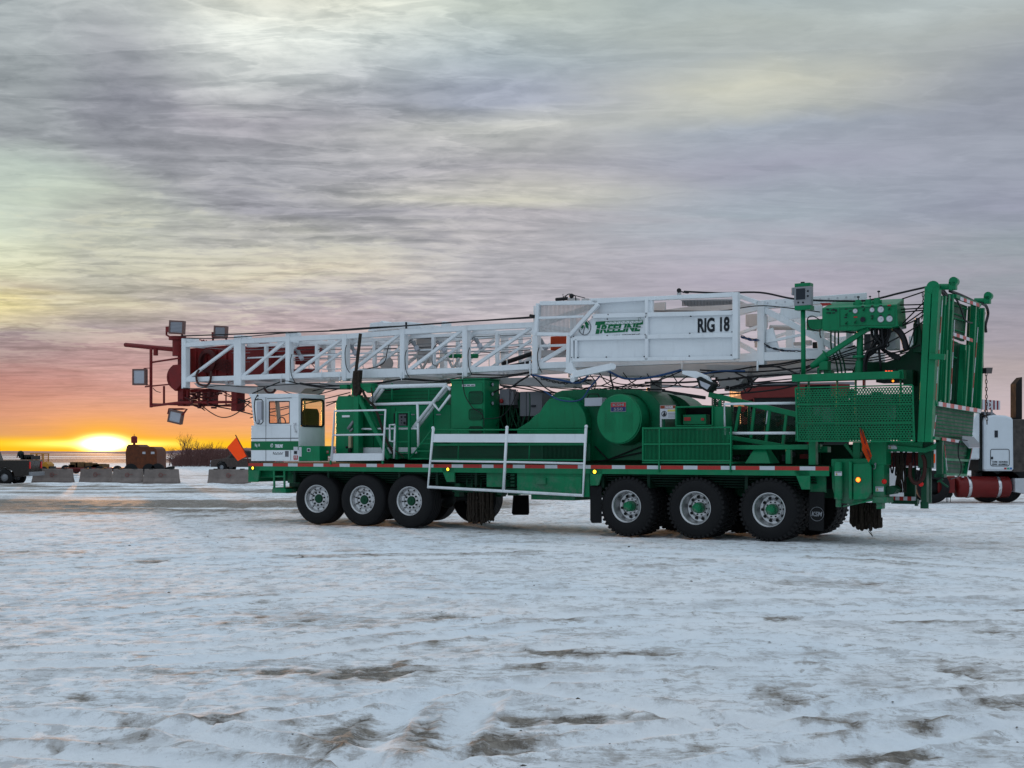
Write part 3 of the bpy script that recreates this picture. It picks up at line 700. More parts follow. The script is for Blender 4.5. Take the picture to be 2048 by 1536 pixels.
def chain(name, pts, v, pitch=.055, r=.007, mat_=BLACK, wdt=.024):
    P = [L(a[0], a[1], a[2] if len(a) > 2 else v) for a in pts]; mb = MB(); d = 0; nxt = 0; k = 0
    for a, b_ in zip(P, P[1:]):
        ln = (b_ - a).length; dr = (b_ - a).normalized()
        while nxt < d + ln:
            c = a + dr * (nxt - d); side = (Vector((0, 1, 0)) if k % 2 else dr.cross(Vector((0, 1, 0)))).normalized(); hl = pitch * .62
            Q = [c + dr * hl * math.cos(t_) + side * wdt * .6 * math.sin(t_) for t_ in [i * math.pi / 4 for i in range(9)]]
            mb.tube(Q, r, 4); nxt += pitch; k += 1
        d += ln
    return B(mb, name, mat_, 0)
chain('hanging_chain', [(1739, 1052), (1740, 1064), (1746, 1074)], .7)

# ---------------------------------------------------------------- cab
mb = MB(); v0, v1 = -.01, .92; uR = L(597, 850, v0).x
side = lambda x, y: L(x, y, v0)
th = .05
def cabwall(v, win):
    """one side wall of the cab with its door window opening"""
    q = lambda x, y: Vector((side(x, y).x, v, side(x, y).z))
    mb.prism([q(502, 922), q(597, 922), q(597, 851), q(502, 851)], (0, th, 0))
    if win:
        mb.prism([q(507.7, 851), q(537.5, 851), q(537.5, 795), q(501.5, 795)], (0, th, 0))
        mb.prism([q(537.5, 802), q(579, 802), q(579, 795), q(537.5, 795)], (0, th, 0))
        mb.prism([q(537.5, 851), q(579, 851), q(579, 847.5), q(537.5, 847.5)], (0, th, 0))
        mb.prism([q(579, 851), q(597, 851), q(597, 795), q(579, 795)], (0, th, 0))
cabwall(v0, True)
def fq(x, y): return Vector((side(x, y).x, v1 - th, side(x, y).z))
for Q in ([(502, 922), (597, 922), (597, 851), (502, 851)], [(507.7, 851), (509.5, 851), (504.5, 795), (501.5, 795)], [(506, 800), (597, 800), (597, 795), (506, 795)], [(592, 851), (597, 851), (597, 800), (592, 800)], [(556, 851), (558, 851), (558, 800), (556, 800)]): mb.prism([fq(*w_) for w_ in Q], (0, th, 0))
a_, b2, c_, d_ = side(502, 922), side(502, 851), side(507.7, 851), side(501.5, 795)
mb.box(a_.x, a_.x + th, v0 + th, v1 - th, a_.z, b2.z)
mb.box(a_.x, c_.x + .02, v0 + th, v1 - th, b2.z - .04, b2.z)
for v in (v0 + th, v1 - th - .08): mb.prism([Vector((c_.x, v, c_.z)), Vector((c_.x + .04, v, c_.z)), Vector((d_.x + .04, v, d_.z)), Vector((d_.x, v, d_.z))], (0, .08, 0))
# roof with its front visor
ztop = side(550, 787.5).z; mb.prism([side(496.5, 788), side(597, 787), side(597, 795), side(501, 795)], (0, v1 - v0, 0))
# rear wall with rounded window, in the plane u = uR
def rw(px, py): return LU(px, py, uR)
zr0, zr1 = side(597, 922).z, side(597, 788).z
wy0, wy1 = rw(602, 800).y, rw(648, 800).y; wz0, wz1 = rw(625, 853.5).z, rw(625, 798).z
for (ya, yb, za, zb) in ((v0 + th, v1 - th, zr0, wz0), (v0 + th, v1 - th, wz1, zr1 - .06), (v0 + th, wy0, wz0, wz1), (wy1, v1 - th, wz0, wz1)):
    if yb > ya: mb.box(uR - th, uR, ya, yb, za, zb)
mb.box(a_.x, uR, v0 + th, v1 - th, a_.z, a_.z + .03)
cab = B(mb, 'cab', WHITE, .008)
# window seals and glass
mb = MB()
def rrect(ya, yb, za, zb, r, fn, n=5):
    P = []
    for cy, cz, a0 in ((yb - r, zb - r, 0), (ya + r, zb - r, 90), (ya + r, za + r, 180), (yb - r, za + r, 270)):
        for k in range(n + 1): a = R(a0 + 90 * k / n); P.append(fn(cy + r * math.cos(a), cz + r * math.sin(a)))
    return P + [P[0]]
mb.tube(rrect(wy0 + .01, wy1 - .01, wz0 + .01, wz1 - .01, .09, lambda a, b_: Vector((uR + .002, a, b_))), .022, 6)
p, q = side(537.5, 847.5), side(579, 802)
for v in (v0 + .012,): mb.tube(rrect(p.x + .008, q.x - .008, p.z + .008, q.z - .008, .02, lambda a, b_: Vector((a, v, b_)), 2), .012, 6)
B(mb, 'window_seal', BLACK, 0, cab)
mb = MB(); mb.box(uR - .03, uR - .025, wy0, wy1, wz0, wz1); B(mb, 'rear_window', TGLASS, 0, cab)
mb = MB()
mb.box(p.x, q.x, v0 + .02, v0 + .026, p.z, q.z)
B(mb, 'side_window', GLASS, 0, cab)
mb = MB(); e0, e1 = side(508, 850), side(503, 797); mb.prism([Vector((e0.x + .01, v0 + .13, e0.z)), Vector((e1.x + .01, v0 + .13, e1.z)), Vector((e1.x + .01, v1 - .13, e1.z)), Vector((e0.x + .01, v1 - .13, e0.z))], (.006, 0, 0)); B(mb, 'windscreen', GLASS, 0, cab)
# door outline, handle, stripes, stickers
mb = MB()
pb(mb, 531.3, 795, 532.1, 922, v0 - .002, v0 + .01); pb(mb, 581, 851, 581.8, 920, v0 - .002, v0 + .01); pb(mb, 534, 796, 583, 797, v0 - .002, v0 + .01)
B(mb, 'door_gap', INK, 0, cab)
mb = MB(); pb(mb, 502, 882.5, 596.7, 900.2, v0 - .003, v0); B(mb, 'green_stripe', LGREEN, 0, cab)
mb = MB(); pb(mb, 502, 876, 596.7, 877.4, v0 - .003, v0); B(mb, 'black_stripe', INK, 0, cab)
mb = MB(); pt(mb, [(588, 848), (588, 852), (591, 863), (591, 864)], v0 - .04, .012); pb(mb, 586.5, 846, 590.5, 849, v0 - .04, v0); pb(mb, 589, 862, 592, 865, v0 - .04, v0); B(mb, 'door_handle', CHROME, 0, cab)
text_part('cab_lettering', 'Rig 18', L(514.8, 891, v0 - .004), .15, .085, WHITE, cab, .01)
text_part('cab_emblem', 'TREELINE', L(558, 892, v0 - .004), .24, .075, WHITE, cab, .05, .25)
mb = MB(); mb.ring(L(543.5, 891, v0 - .006), .037, .006, 0, 20); pt(mb, [(541.5, 894), (545, 887)], v0 - .006, .007); B(mb, 'cab_emblem_ring', WHITE, 0, cab)
mb = MB(); pt(mb, [(546, 909), (547, 904), (548.5, 908), (551, 905), (553, 908), (556, 904.5), (558, 908), (561, 905), (563, 908), (566, 904)], v0 - .004, .004, 0, True, 4); pt(mb, [(548, 909), (565, 908.5)], v0 - .004, .003, 0, False, 4); B(mb, 'cab_script', INK, 0, cab)
mb = MB(); pb(mb, 570, 902, 577, 913.5, v0 - .004, v0); B(mb, 'sticker', GREYBOX, 0, cab)
mb = MB(); pb(mb, 587, 893.5, 595.5, 909.5, v0 - .004, v0); pb(mb, 588, 902, 594, 908, v0 - .006, v0 - .002, 1); B(mb, 'sticker', [TWHT, INK], 0, cab)
mb = MB(); pb(mb, 587, 911, 595.5, 919.5, v0 - .004, v0); pb(mb, 589, 912, 590.5, 917, v0 - .007, v0 - .003, 1); pb(mb, 592, 912, 593.5, 917, v0 - .007, v0 - .003, 1); B(mb, 'sticker', [TRED, TWHT], 0, cab)
# mirror
mb = MB(); ms = -.22
pt(mb, [(515, 790), (510, 799), (508.5, 812), (511, 842), (515, 848), (522, 848), (526, 844), (526, 803), (523, 799), (513, 800)], ms, .012)
pt(mb, [(511, 800), (516, 797, v0)], ms, .01); pt(mb, [(512, 846), (518, 846, v0)], ms, .01)
mb.tube([L(515.5, 791, ms), L(515.5, 775, ms)], .006, 5, 0); mb.ball(L(515.5, 791.5, ms), .022)
mir = B(mb, 'mirror_bracket', BLACK, 0, cab)
mb = MB(); pb(mb, 513, 802.5, 522, 840, ms - .03, ms + .02); mb.ball(L(516, 843, ms), .05); B(mb, 'mirror', LAMPG, .01, cab)
# inside: seat, steering column, far pillar
mb = MB(); s0 = LU(604, 853, uR - .25); s1 = LU(634.5, 818, uR - .25)
mb.prism([Vector((uR - .30, y, z)) for y, z in ((s0.y, 1.75), (s1.y, 1.75), (s1.y + .01, s1.z - .1), (s1.y - .05, s1.z), (s0.y + .1, s1.z), (s0.y + .03, s1.z - .1))], (.12, 0, 0))
mb.box(uR - .7, uR - .25, s0.y, s1.y, 1.72, 1.84); B(mb, 'driver_seat', SEAT, .02, cab)
mb = MB(); q2 = lambda x, y: Vector((side(x, y).x, .55, side(x, y).z)); mb.prism([q2(560, 850), q2(569, 850), q2(565, 800), q2(553, 800)], (0, .03, 0)); mb.ring(side(543, 845) + Vector((0, .35, 0)), .13, .014, 0, 24, 'x'); B(mb, 'steering_column', BKRED, 0, cab)
# green locker behind the cab
mb = MB(); pb(mb, 597.5, 892, 639, 922, .0, .3); B(mb, 'rear_locker', GREEN)
mb = MB(); pb(mb, 596.5, 894, 603, 913, -.004, 0); pb(mb, 614, 896.5, 620.5, 903.5, -.004, 0); pb(mb, 615, 898, 619.5, 902.5, -.006, -.003, 1); B(mb, 'locker_sticker', [TWHT, INK], 0)
mb = MB(); pb(mb, 649, 892, 660, 912, .25, .3); pb(mb, 651.5, 901, 657, 907, .245, .25, 1); pb(mb, 652.5, 903, 656.5, 904.5, .242, .245, 2); B(mb, 'battery_switch', [GREEN, TRED, TWHT], 0)

# ---------------------------------------------------------------- engine house
mb = MB()
pp(mb, [(671, 920), (714, 920), (714, 797), (700, 792), (676, 792), (671, 806)], .5, 2.4)
eh = B(mb, 'radiator_house', GREEN, .01)
mb = MB(); pb(mb, 684, 830.5, 699, 834.5, .48, .5); B(mb, 'house_badge', WHITE, 0, eh)
mb = MB(); pt(mb, [(696, 858), (707, 843)], .44, .035, n=6); pt(mb, [(700, 863), (706, 857)], .44, .025, n=6); B(mb, 'intake_stub', STEEL, 0, eh)
mb = MB(); pb(mb, 696, 872, 701.5, 896, .42, .5); mb.ball(L(693.5, 894.5, .44), .03, 1); pb(mb, 695.5, 897, 701, 905, .43, .48, 1); B(mb, 'fire_extinguisher', [CREAM, BLACK], .01)
mb = MB()
pb(mb, 715, 812, 902, 918, .75, 2.4); pb(mb, 742, 775, 896, 812, 1.1, 2.3)
hs = B(mb, 'engine_house', GREEN, .01)
mb = MB()
for x in (746, 790, 836, 866): pb(mb, x, 815, x + 1, 898, .744, .75)
for y in (783, 790, 797, 804): pb(mb, 756, y, 888, y + .8, 1.094, 1.1)
B(mb, 'panel_seam', DGREEN, 0, hs)
mb = MB()
for x in (757, 820, 872): pb(mb, x, 828, x + 9, 830.2, .735, .75)
B(mb, 'panel_latch', STEEL, 0, hs)
mb = MB(); pb(mb, 787, 826, 814, 853, .70, .745); pb(mb, 797, 829, 812, 851, .69, .70, 1)
for x, y, r in ((803, 834, .022), (810, 834, .022), (803, 841, .014), (809, 846, .028), (803, 846, .012)): mb.cyl(L(x, y, .675), L(x, y, .69), r, n=14)
B(mb, 'engine_gauge_panel', [DARK, GREYBOX], .003, hs)
mb = MB(); pb(mb, 721, 895, 832, 907, .55, .6); B(mb, 'kick_plate', WHITE)
# column, braces and the mast rest
mb = MB(); pb(mb, 707, 790, 716.5, 918, .32, .5)
pbar(mb, (717, 793), (779, 918), .38, .10, .08); pbar(mb, (730, 800), (758, 858), .55, .08, .06)
pb(mb, 700, 767, 742, 775, .35, .6); pp(mb, [(722, 775), (742, 773), (743, 782), (734, 786)], .3, .45); pb(mb, 679, 769, 694, 777, .45, .6)
for x in (705, 714): pb(mb, x - 2, 762, x + 2, 792, .33, .37)
B(mb, 'mast_rest', GREEN)
mb = MB(); pbar(mb, (721, 667), (712, 742), .36, .085, .02); pp(mb, [(706, 742), (719, 740), (717, 765), (720, 780), (713, 793), (706, 790), (704, 762)], .3, .42)
for k in range(5): mb.cyl(L(711, 745 + k * 9, .27), L(711, 745 + k * 9, .30), .03, n=10)
pt(mb, [(725, 778), (729, 790), (738, 803), (750, 815), (762, 850), (775, 885), (790, 912)], .34, .03, curve=True)
pt(mb, [(742, 775), (745, 790), (746, 810)], .3, .012, curve=True); pt(mb, [(766, 870), (778, 890), (800, 908), (808, 916)], .3, .012, curve=True)
B(mb, 'tie_down_strap', BROWN, .004)
# ladder, stair
mb = MB()
for x in (792, 817): pb(mb, x - 1.8, 823, x + 1.8, 919, .35, .42)
for y in (825, 853, 884, 905): pb(mb, 792, y - 1.3, 817, y + 1.3, .36, .40)
B(mb, 'ladder', GREEN)
mb = MB(); pt(mb, [(819, 918), (865, 858)], .2, .016); pt(mb, [(819, 918), (862, 918)], .2, .016)
for y, x in ((877, 850), (887, 843), (902, 831), (917, 820)): pb(mb, x, y - 1, 870, y + 1, .2, .9)
B(mb, 'stair', GREEN, 0)
# white handrails
mb = MB(); r = .026
pt(mb, [(663, 920), (669.5, 822), (771, 820), (766, 921)], -.03, r); pt(mb, [(666.5, 870), (768, 869)], -.03, r * .8)
fr = B(mb, 'front_guard_rail', WHITE, 0)
mb = MB(); pp(mb, [(661, 907), (766, 906.5), (765, 921), (660, 922)], -.02, .0); B(mb, 'kick_board', WHITE, .004, fr)
mb = MB(); pb(mb, 659, 921, 662, 929, -.03, 0); pb(mb, 763, 920, 766, 928, -.03, 0); B(mb, 'rail_socket', GREEN, 0, fr)
mb = MB()
pt(mb, [(739, 804), (760, 773.5), (893, 770)], .45, .045); pt(mb, [(746, 806), (766, 778)], .7, .04)
pt(mb, [(742, 809), (866, 805.6)], .45, .032); pt(mb, [(827, 855), (893, 771), (901, 779)], .45, .04); pt(mb, [(836, 854), (868, 812)], .6, .035)
pt(mb, [(867, 807), (878, 821), (901, 790)], .45, .03); pt(mb, [(874, 801), (896, 776)], .6, .035)
pt(mb, [(835, 807), (836, 850), (837, 895)], .45, .03); pt(mb, [(716, 858), (836, 857)], .45, .022)
pt(mb, [(790, 849.5), (779.5, 849.5), (779.5, 882), (788, 883)], .25, .022); pt(mb, [(790, 850), (788, 917)], .28, .022)
for x in (784, 858): pt(mb, [(x, 766), (x, 800)], .5, .018, 1)
B(mb, 'stair_handrail', [WHITE, GREEN], 0)
# the folding side platform hung outside the deck
mb = MB(); r = .032
pt(mb, [(867, 856), (856, 974), (1166, 991), (1172, 856)], -.13, r); pt(mb, [(1014, 856), (1007, 981)], -.13, r)
pt(mb, [(860, 922), (1014, 924), (1168, 927)], -.13, .022)
for a_, b2 in ((866, 856), (1014, 855), (1172.5, 853)): mb.ball(L(a_, b2, -.13), .036)
sp = B(mb, 'side_platform_frame', WHITE, 0)
mb = MB(); pp(mb, [(865, 868), (1171, 868), (1171, 884), (864, 883)], -.125, -.09); pp(mb, [(865, 882), (1171, 883), (1171, 885.5), (864, 884.5)], -.15, -.125); B(mb, 'toe_board', WHITE, .004, sp)
mb = MB(); pt(mb, [(866, 860), (1171, 859)], -.05, .016); pb(mb, 862, 887, 1170, 891, -.06, 0.)
for x in (918, 1060): pt(mb, [(x, 859), (x - 2, 920)], -.05, .012)
pb(mb, 862, 918, 1170, 921, -.06, 0)
B(mb, 'side_platform_rail', GREEN, 0)
mb = MB(); pb(mb, 862, 887, 1180, 921, .12, .16)
for k in range(34): pb(mb, 1085 + k * 2.6, 892, 1086.2 + k * 2.6, 917, .09, .12)
for y in (893, 899, 905, 911): pb(mb, 862, y, 1080, y + 1, .1, .12)
B(mb, 'side_grating', DGREEN, 0)

# ---------------------------------------------------------------- cabinet, electrics, drawworks
mb = MB(); uc0, uc1 = L(901.5, 810, .45).x, L(968.5, 810, .45).x; zt, zb = L(935, 760, .45).z, ZD
mb.box(uc0, uc1, .45, 1.05, zb, zt); mb.box(uc0 - .02, uc1 + .02, .43, 1.07, zt, zt + .03); cbn = B(mb, 'control_cabinet', GREEN, .012)
mb = MB(); pb(mb, 904, 766, 965, 857, .435, .45); B(mb, 'cabinet_door', GREEN, .006, cbn)
mb = MB()
for y0, y1 in ((783, 807.5), (818, 839.5), (853, 866)):
    mb.tube(rrect(L(938, 800, .43).x, L(965, 800, .43).x, L(950, y1, .43).z, L(950, y0, .43).z, .05, lambda a, b_: Vector((a, .43, b_)), 3), .010, 6)
    for k in range(int((y1 - y0) / 2.4)): pb(mb, 940, y0 + 1.5 + k * 2.4, 963, y0 + 2.5 + k * 2.4, .425, .436, 1)
B(mb, 'louvre', [DGREEN, DARK], 0, cbn)
mb = MB(); pb(mb, 924, 768.5, 950, 773, .43, .436); B(mb, 'cabinet_label', TWHT, 0, cbn)
mb = MB()
for k in range(11):
    if k not in (3, 7): pb(mb, 926 + k * 2.1, 769.8, 927.2 + k * 2.1, 771.8, .426, .43)
B(mb, 'label_print', INK, 0, cbn)
mb = MB()
for y in (769, 788, 806.5): p = LU(983, y, uc1); mb.cyl(p, p + Vector((.03, 0, 0)), .045, n=18, m=0); mb.cyl(p + Vector((.03, 0, 0)), p + Vector((.036, 0, 0)), .036, n=18, m=1)
B(mb, 'cabinet_gauges', [DGREEN, LAMPG], 0, cbn)
mb = MB(); pb(mb, 999, 778, 1018, 810, .8, 1.1); pb(mb, 1018, 783, 1027, 810, .85, 1.1); pb(mb, 1040, 783, 1084, 832, .9, 1.3); pb(mb, 1052, 783.5, 1053, 832, .895, .9, 1)
pb(mb, 1062, 810, 1071, 814, .88, .9, 1); B(mb, 'switch_box', [GREYBOX, INK], .006)
mb = MB(); rnd = random.Random(8)
for k in range(120):
    x = rnd.uniform(988, 1072); y = rnd.uniform(776 if x < 1020 else 790, 856); v = rnd.uniform(1.0, 1.7)
    pb(mb, x, y, x + rnd.uniform(2, 10), y + rnd.uniform(2, 12), v, v + .1, rnd.choice((0, 0, 1)))
for k in range(16):
    x = rnd.uniform(990, 1070); pt(mb, [(x, rnd.uniform(780, 800)), (x + rnd.uniform(-8, 8), 825), (x + rnd.uniform(-14, 14), 856)], rnd.uniform(.9, 1.1), .012, 1, True)
pb(mb, 985, 800, 1100, 924, 1.7, 1.9)
B(mb, 'hydraulic_gear', [DARK, DGREEN], 0)
mb = MB(); p = L(1003, 802, .75); mb.ball(p, .04, 0, 1.3); B(mb, 'alarm_lamp', RED, 0)
# drawworks covers
mb = MB()
arc = lambda cx, cy, rx, ry, a0, a1, n: [(cx + rx * math.cos(R(a0 + (a1 - a0) * k / n)), cy - ry * math.sin(R(a0 + (a1 - a0) * k / n))) for k in range(n + 1)]
pp(mb, [(1034, 858), (1058, 843), (1068, 832), (1079, 825), (1084, 816), (1090, 807), (1098, 798)] + arc(1122, 846, 50, 52, 112, -12, 16), .30, .55)
pp(mb, [(1034, 921), (1034, 858), (1170, 858), (1170, 921)], .30, .55)
dc = B(mb, 'brake_cover', GREEN, .012)
mb = MB(); q_ = [(1100, 921), (1092, 805), (1102, 793), (1112, 785), (1124, 781), (1150, 779.5)] + [(1230, 778.5)] + arc(1268, 846, 62, 67, 90, -5, 14) + [(1330, 921)]
pp(mb, q_, .55, 1.9); B(mb, 'drum_housing', GREENB, .012)
mb = MB(); pp(mb, [(1300, 921), (1300, 790)] + arc(1330, 846, 62, 58, 110, -5, 12) + [(1392, 921)], 1.5, 2.2); B(mb, 'sand_drum_housing', GREENB, .012)
mb = MB(); c0 = L(1237, 838, .12); c0.x += 0
mb.crisp([(.30, 1.4), (.505, 1.4), (.505, .42), (.49, .41), (.49, .03)], c0, 64, 1); mb.crisp([(.49, .03), (.472, .02), (.472, .0), (.466, -.01), (.001, -.012)], c0, 64); mb.lathe([(.52, .36), (.52, .42)], c0, 64, 1)
drum = B(mb, 'brake_drum', [GREEN, GREENB], 0)
mb = MB(); pbx = L(1252, 815, .105); ew, eh_ = L(1266.5, 815, .1).x - L(1238, 815, .1).x, .17
ec = L(1237, 814, .105); mb.box(ec.x - .16, ec.x + .16, ec.y - .006, ec.y, ec.z, ec.z + .085, 0); mb.box(ec.x - .16, ec.x + .16, ec.y - .006, ec.y, ec.z - .085, ec.z, 1)
mb.tube([ec + Vector((a, -.006, b_)) for a, b_ in ((-.165, -.09), (.165, -.09), (.165, .09), (-.165, .09), (-.165, -.09))], .006, 4, 2)
pl = B(mb, 'name_plate', [TRED, mat('plate_blue', (.02, .03, .12), .4), STEEL], 0, drum)
text_part('plate_lettering', 'KSM', ec + Vector((0, -.01, .042)), .24, .055, STEEL, pl, .02); text_part('plate_lettering', '550', ec + Vector((0, -.01, -.043)), .2, .055, STEEL, pl, .02)
mb = MB()
for k in range(17):
    for s_ in (-1, 1): mb.box(c0.x + s_ * .2 - .11, c0.x + s_ * .2 + .11, c0.y - .016, c0.y - .011, c0.z + .1 - k * .022, c0.z + .108 - k * .022)
B(mb, 'vent_slots', GREEN, 0, drum)
mb = MB(); pb(mb, 1169, 795.5, 1204, 812, .25, .45); pt(mb, [(1172, 800), (1178, 788), (1196, 788), (1200, 798)], .4, .012, 1); B(mb, 'work_light', [LAMPG, BLACK], .008)
mb = MB(); pb(mb, 1275, 858, 1290, 921, .9, 1.2); pb(mb, 1182, 895, 1283, 921, 1.1, 1.3)
for a_, b2 in (((1190, 893), (1215, 918)), ((1215, 920), (1283, 893)), ((1188, 925), (1283, 905))): pt(mb, [a_, b2], .5, .014)
B(mb, 'drum_gear', DARK, 0)
# safety sign and framed lamp
mb = MB(); pb(mb, 1320, 810.5, 1351, 838, .3, .31); pb(mb, 1320.5, 811, 1351, 817, .297, .3, 1); pb(mb, 1335, 819, 1350.5, 823, .297, .3, 3)
for y in (826, 829.5, 833.5): pb(mb, 1336, y, 1350, y + .8, .297, .3, 2)
pp(mb, [(1325.5, 831), (1328, 823), (1331, 828), (1330, 832)], .292, .3, 2); mb.ring(L(1328, 827.5, .295), .05, .006, 2, 20)
pb(mb, 1320, 838, 1323, 855, .3, .33)
wsn = B(mb, 'danger_sign', [TWHT, mat('sign_red_brown', (.25, .05, .02), .5), INK, mat('sign_yellow', (.6, .5, .12), .5)], 0)
text_part('sign_lettering', 'DANGER', L(1338, 814, .293), .17, .04, WHITE, wsn, .02)
mb = MB(); pb(mb, 1350, 812, 1426, 815, .25, .7); pb(mb, 1350, 815, 1353, 853, .25, .7); pb(mb, 1423, 815, 1426, 853, .25, .7); pb(mb, 1350, 850, 1426, 853, .25, .7)
pb(mb, 1426, 813, 1447, 856, .3, .7); pb(mb, 1353, 815, 1423, 850, .68, .7, 1); pb(mb, 1366, 829, 1412, 849, .4, .6)
B(mb, 'lamp_housing', [GREEN, DARK], .006)
mb = MB(); pb(mb, 1368, 834.5, 1381, 841.5, .385, .4); pb(mb, 1402, 836, 1408, 841, .385, .4); B(mb, 'tail_lamp', TRED, 0)
# bins with vertical bars along the rear deck
mb = MB()
for y in (855.5, 888, 921): pb(mb, 1284, y - 1.6, 1462, y + 1.6, -.02, .03)
for x in (1285.5, 1318.5, 1461): pb(mb, x - 1.2, 854, x + 1.2, 922, -.025, .03)
for x in (1318, 1461): pt(mb, [(x, 921), (x, 944)], -.02, .018)
for k in range(68): x = 1288 + k * 2.6; pb(mb, x, 856, x + 1., 921, 0., .015)
for k in range(68): x = 1289 + k * 2.6; pb(mb, x, 860, x + .8, 921, .5, .515, 1)
pb(mb, 1284, 924, 1466, 927, .0, .9)
B(mb, 'pipe_bin', [GREEN, DGREEN], 0)
# white rail and stair at the rear deck
mb = MB(); pt(mb, [(1450, 870), (1449, 808), (1594, 806)], .1, .026); pt(mb, [(1459, 866.5), (1596, 866)], .1, .026); pt(mb, [(1536, 820), (1533, 848)], .55, .018); B(mb, 'rear_handrail', WHITE, 0)
mb = MB(); pbar(mb, (1418, 789), (1593, 829), .5, .10, .06); pbar(mb, (1455, 874), (1590, 896), .5, .08, .06)
for a_, b2 in (((1480, 812), (1470, 868)), ((1509, 814), (1502, 876)), ((1540, 820), (1532, 884)), ((1573, 828), (1566, 888)), ((1440, 800), (1440, 860))): pbar(mb, a_, b2, .5, .055, .04)
for a_ in range(5): pbar(mb, (1430 + a_ * 34, 792 + a_ * 8), (1430 + a_ * 34, 875), 1.5, .05, .05)
B(mb, 'ramp', GREEN, .004)
def expanded(mb, x0, y0, x1, y1, v, cu, cz, w, m=0):
    """expanded metal sheet: rows of diamond strands"""
    ua, ub = L(x0, (y0 + y1) / 2, v).x, L(x1, (y0 + y1) / 2, v).x; za, zb = L((x0 + x1) / 2, y1, v).z, L((x0 + x1) / 2, y0, v).z
    nx_, nz_ = int((ub - ua) / cu), int((zb - za) / cz); cu = (ub - ua) / nx_; cz = (zb - za) / nz_
    for i in range(nx_ + 1):
        for s_ in (-1, 1):
            vs = []; fs = []
            for j in range(2 * nz_ + 1):
                x = ua + i * cu + (s_ * cu * .5 if j % 2 else 0); x = min(max(x, ua), ub); z = za + j * cz / 2
                vs += [(x - w, v, z), (x + w, v, z), (x + w, v + .012, z), (x - w, v + .012, z)]
            for j in range(2 * nz_):
                for q in range(4): fs.append((j * 4 + q, j * 4 + (q + 1) % 4, j * 4 + 4 + (q + 1) % 4, j * 4 + 4 + q))
            mb.add(vs, fs, m)
mb = MB(); expanded(mb, 1462, 822, 1592, 885, 1.2, .06, .04, .009); expanded(mb, 1424, 795, 1448, 820, .8, .06, .04, .009)
pb(mb, 1466, 850, 1640, 928, 2.6, 2.65, 0); B(mb, 'ramp_grating', DGREEN, 0)
mb = MB(); rnd = random.Random(12)
for k in range(110):
    x = rnd.uniform(1425, 1620); y = rnd.uniform(800 + max(0, (x - 1430) * .2), 918); v = rnd.uniform(1.3, 2.3)
    pb(mb, x, y, x + rnd.uniform(3, 16), y + rnd.uniform(2, 14), v, v + .15, rnd.choice((0, 0, 0, 1, 2, 3)))
for k in range(30):
    x = rnd.uniform(1600, 1830); y = rnd.uniform(775, 870); v = rnd.uniform(1.0, 2.3)
    pb(mb, x, y, x + rnd.uniform(4, 22), y + rnd.uniform(4, 30), v, v + .2, rnd.choice((0, 0, 0, 1, 2)))
pb(mb, 1600, 800, 1700, 880, 2.3, 2.5); pb(mb, 1700, 788, 1826, 880, 2.2, 2.4); pb(mb, 1610, 770, 1660, 800, 2.5, 2.6)
B(mb, 'deck_machinery', [DARK, DGREEN, GREYBOX, BKRED], 0)
mb = MB(); pb(mb, 1465, 890, 1617, 899, .2, .3); pb(mb, 1571, 899, 1581, 928, .2, .3)
c4 = [L(1489, 927, .15), L(1541, 927, .15)]; top_ = [L(1511, 893, .3), L(1530, 893, .3)]
vs = [c4[0], c4[1], c4[1] + Vector((0, .5, 0)), c4[0] + Vector((0, .5, 0)), top_[0], top_[1], top_[1] + Vector((0, .2, 0)), top_[0] + Vector((0, .2, 0))]
mb.add(vs, [(0, 1, 2, 3), (4, 5, 6, 7), (0, 1, 5, 4), (1, 2, 6, 5), (2, 3, 7, 6), (3, 0, 4, 7)]); B(mb, 'rear_support_beam', GREEN)
# ---------------------------------------------------------------- mast
VN, VF = .72, 2.25          # near and far trusses of the lower section
posts = [(371.5, 677, 777, .15), (479, 671, 771, .24), (579, 665, 767, .13), (692, 668, 762, .13), (808, 658, 757, .13), (933, 652, 754, .13), (1073, 645, 748, .14)]
topc = [690, 683, 678, 673.5, 664.5, 656.5, 650]; botc = [759.5, 756, 752.5, 749, 745.5, 741, 733]
mb = MB(); n = len(posts)
nd = [(L(p[0], t_, VN), L(p[0], b_, VN)) for p, t_, b_ in zip(posts, topc, botc)]
for dv, m_ in ((0, 0), (VF - VN, 0)):
    D = Vector((0, dv, 0))
    for i, (x, ya, yb, w) in enumerate(posts):
        a, b_ = L(x, ya, VN) + D, L(x, yb, VN) + D; mb.bar(a, b_, w, .16)
    for i in range(n - 1):
        mb.bar(nd[i][0] + D, nd[i + 1][0] + D, .115, .13); mb.bar(nd[i][1] + D, nd[i + 1][1] + D, .115 if i != 3 else .2, .13)
        mb.bar(nd[i][1] + D + Vector((.1, 0, .03)), nd[i + 1][0] + D - Vector((.1, 0, .03)), .07, .07)
for i in range(n):
    for k in (0, 1):
        mb.bar(nd[i][k], nd[i][k] + Vector((0, VF - VN, 0)), .09, .09, up=(0, 0, 1))
    if i: mb.bar(nd[i][1], nd[i - 1][1] + Vector((0, VF - VN, 0)), .06, .06)
# lugs on top
for x in (383, 489, 588): pp(mb, [(x - 12, 684), (x - 12, 677 if x < 400 else (x < 500 and 671 or 665)), (x + 6, 677 if x < 400 else (x < 500 and 671 or 665)), (x + 10, 686)], VN - .05, VN + .1)
mast = B(mb, 'mast_lower_section', WHITE, .008)
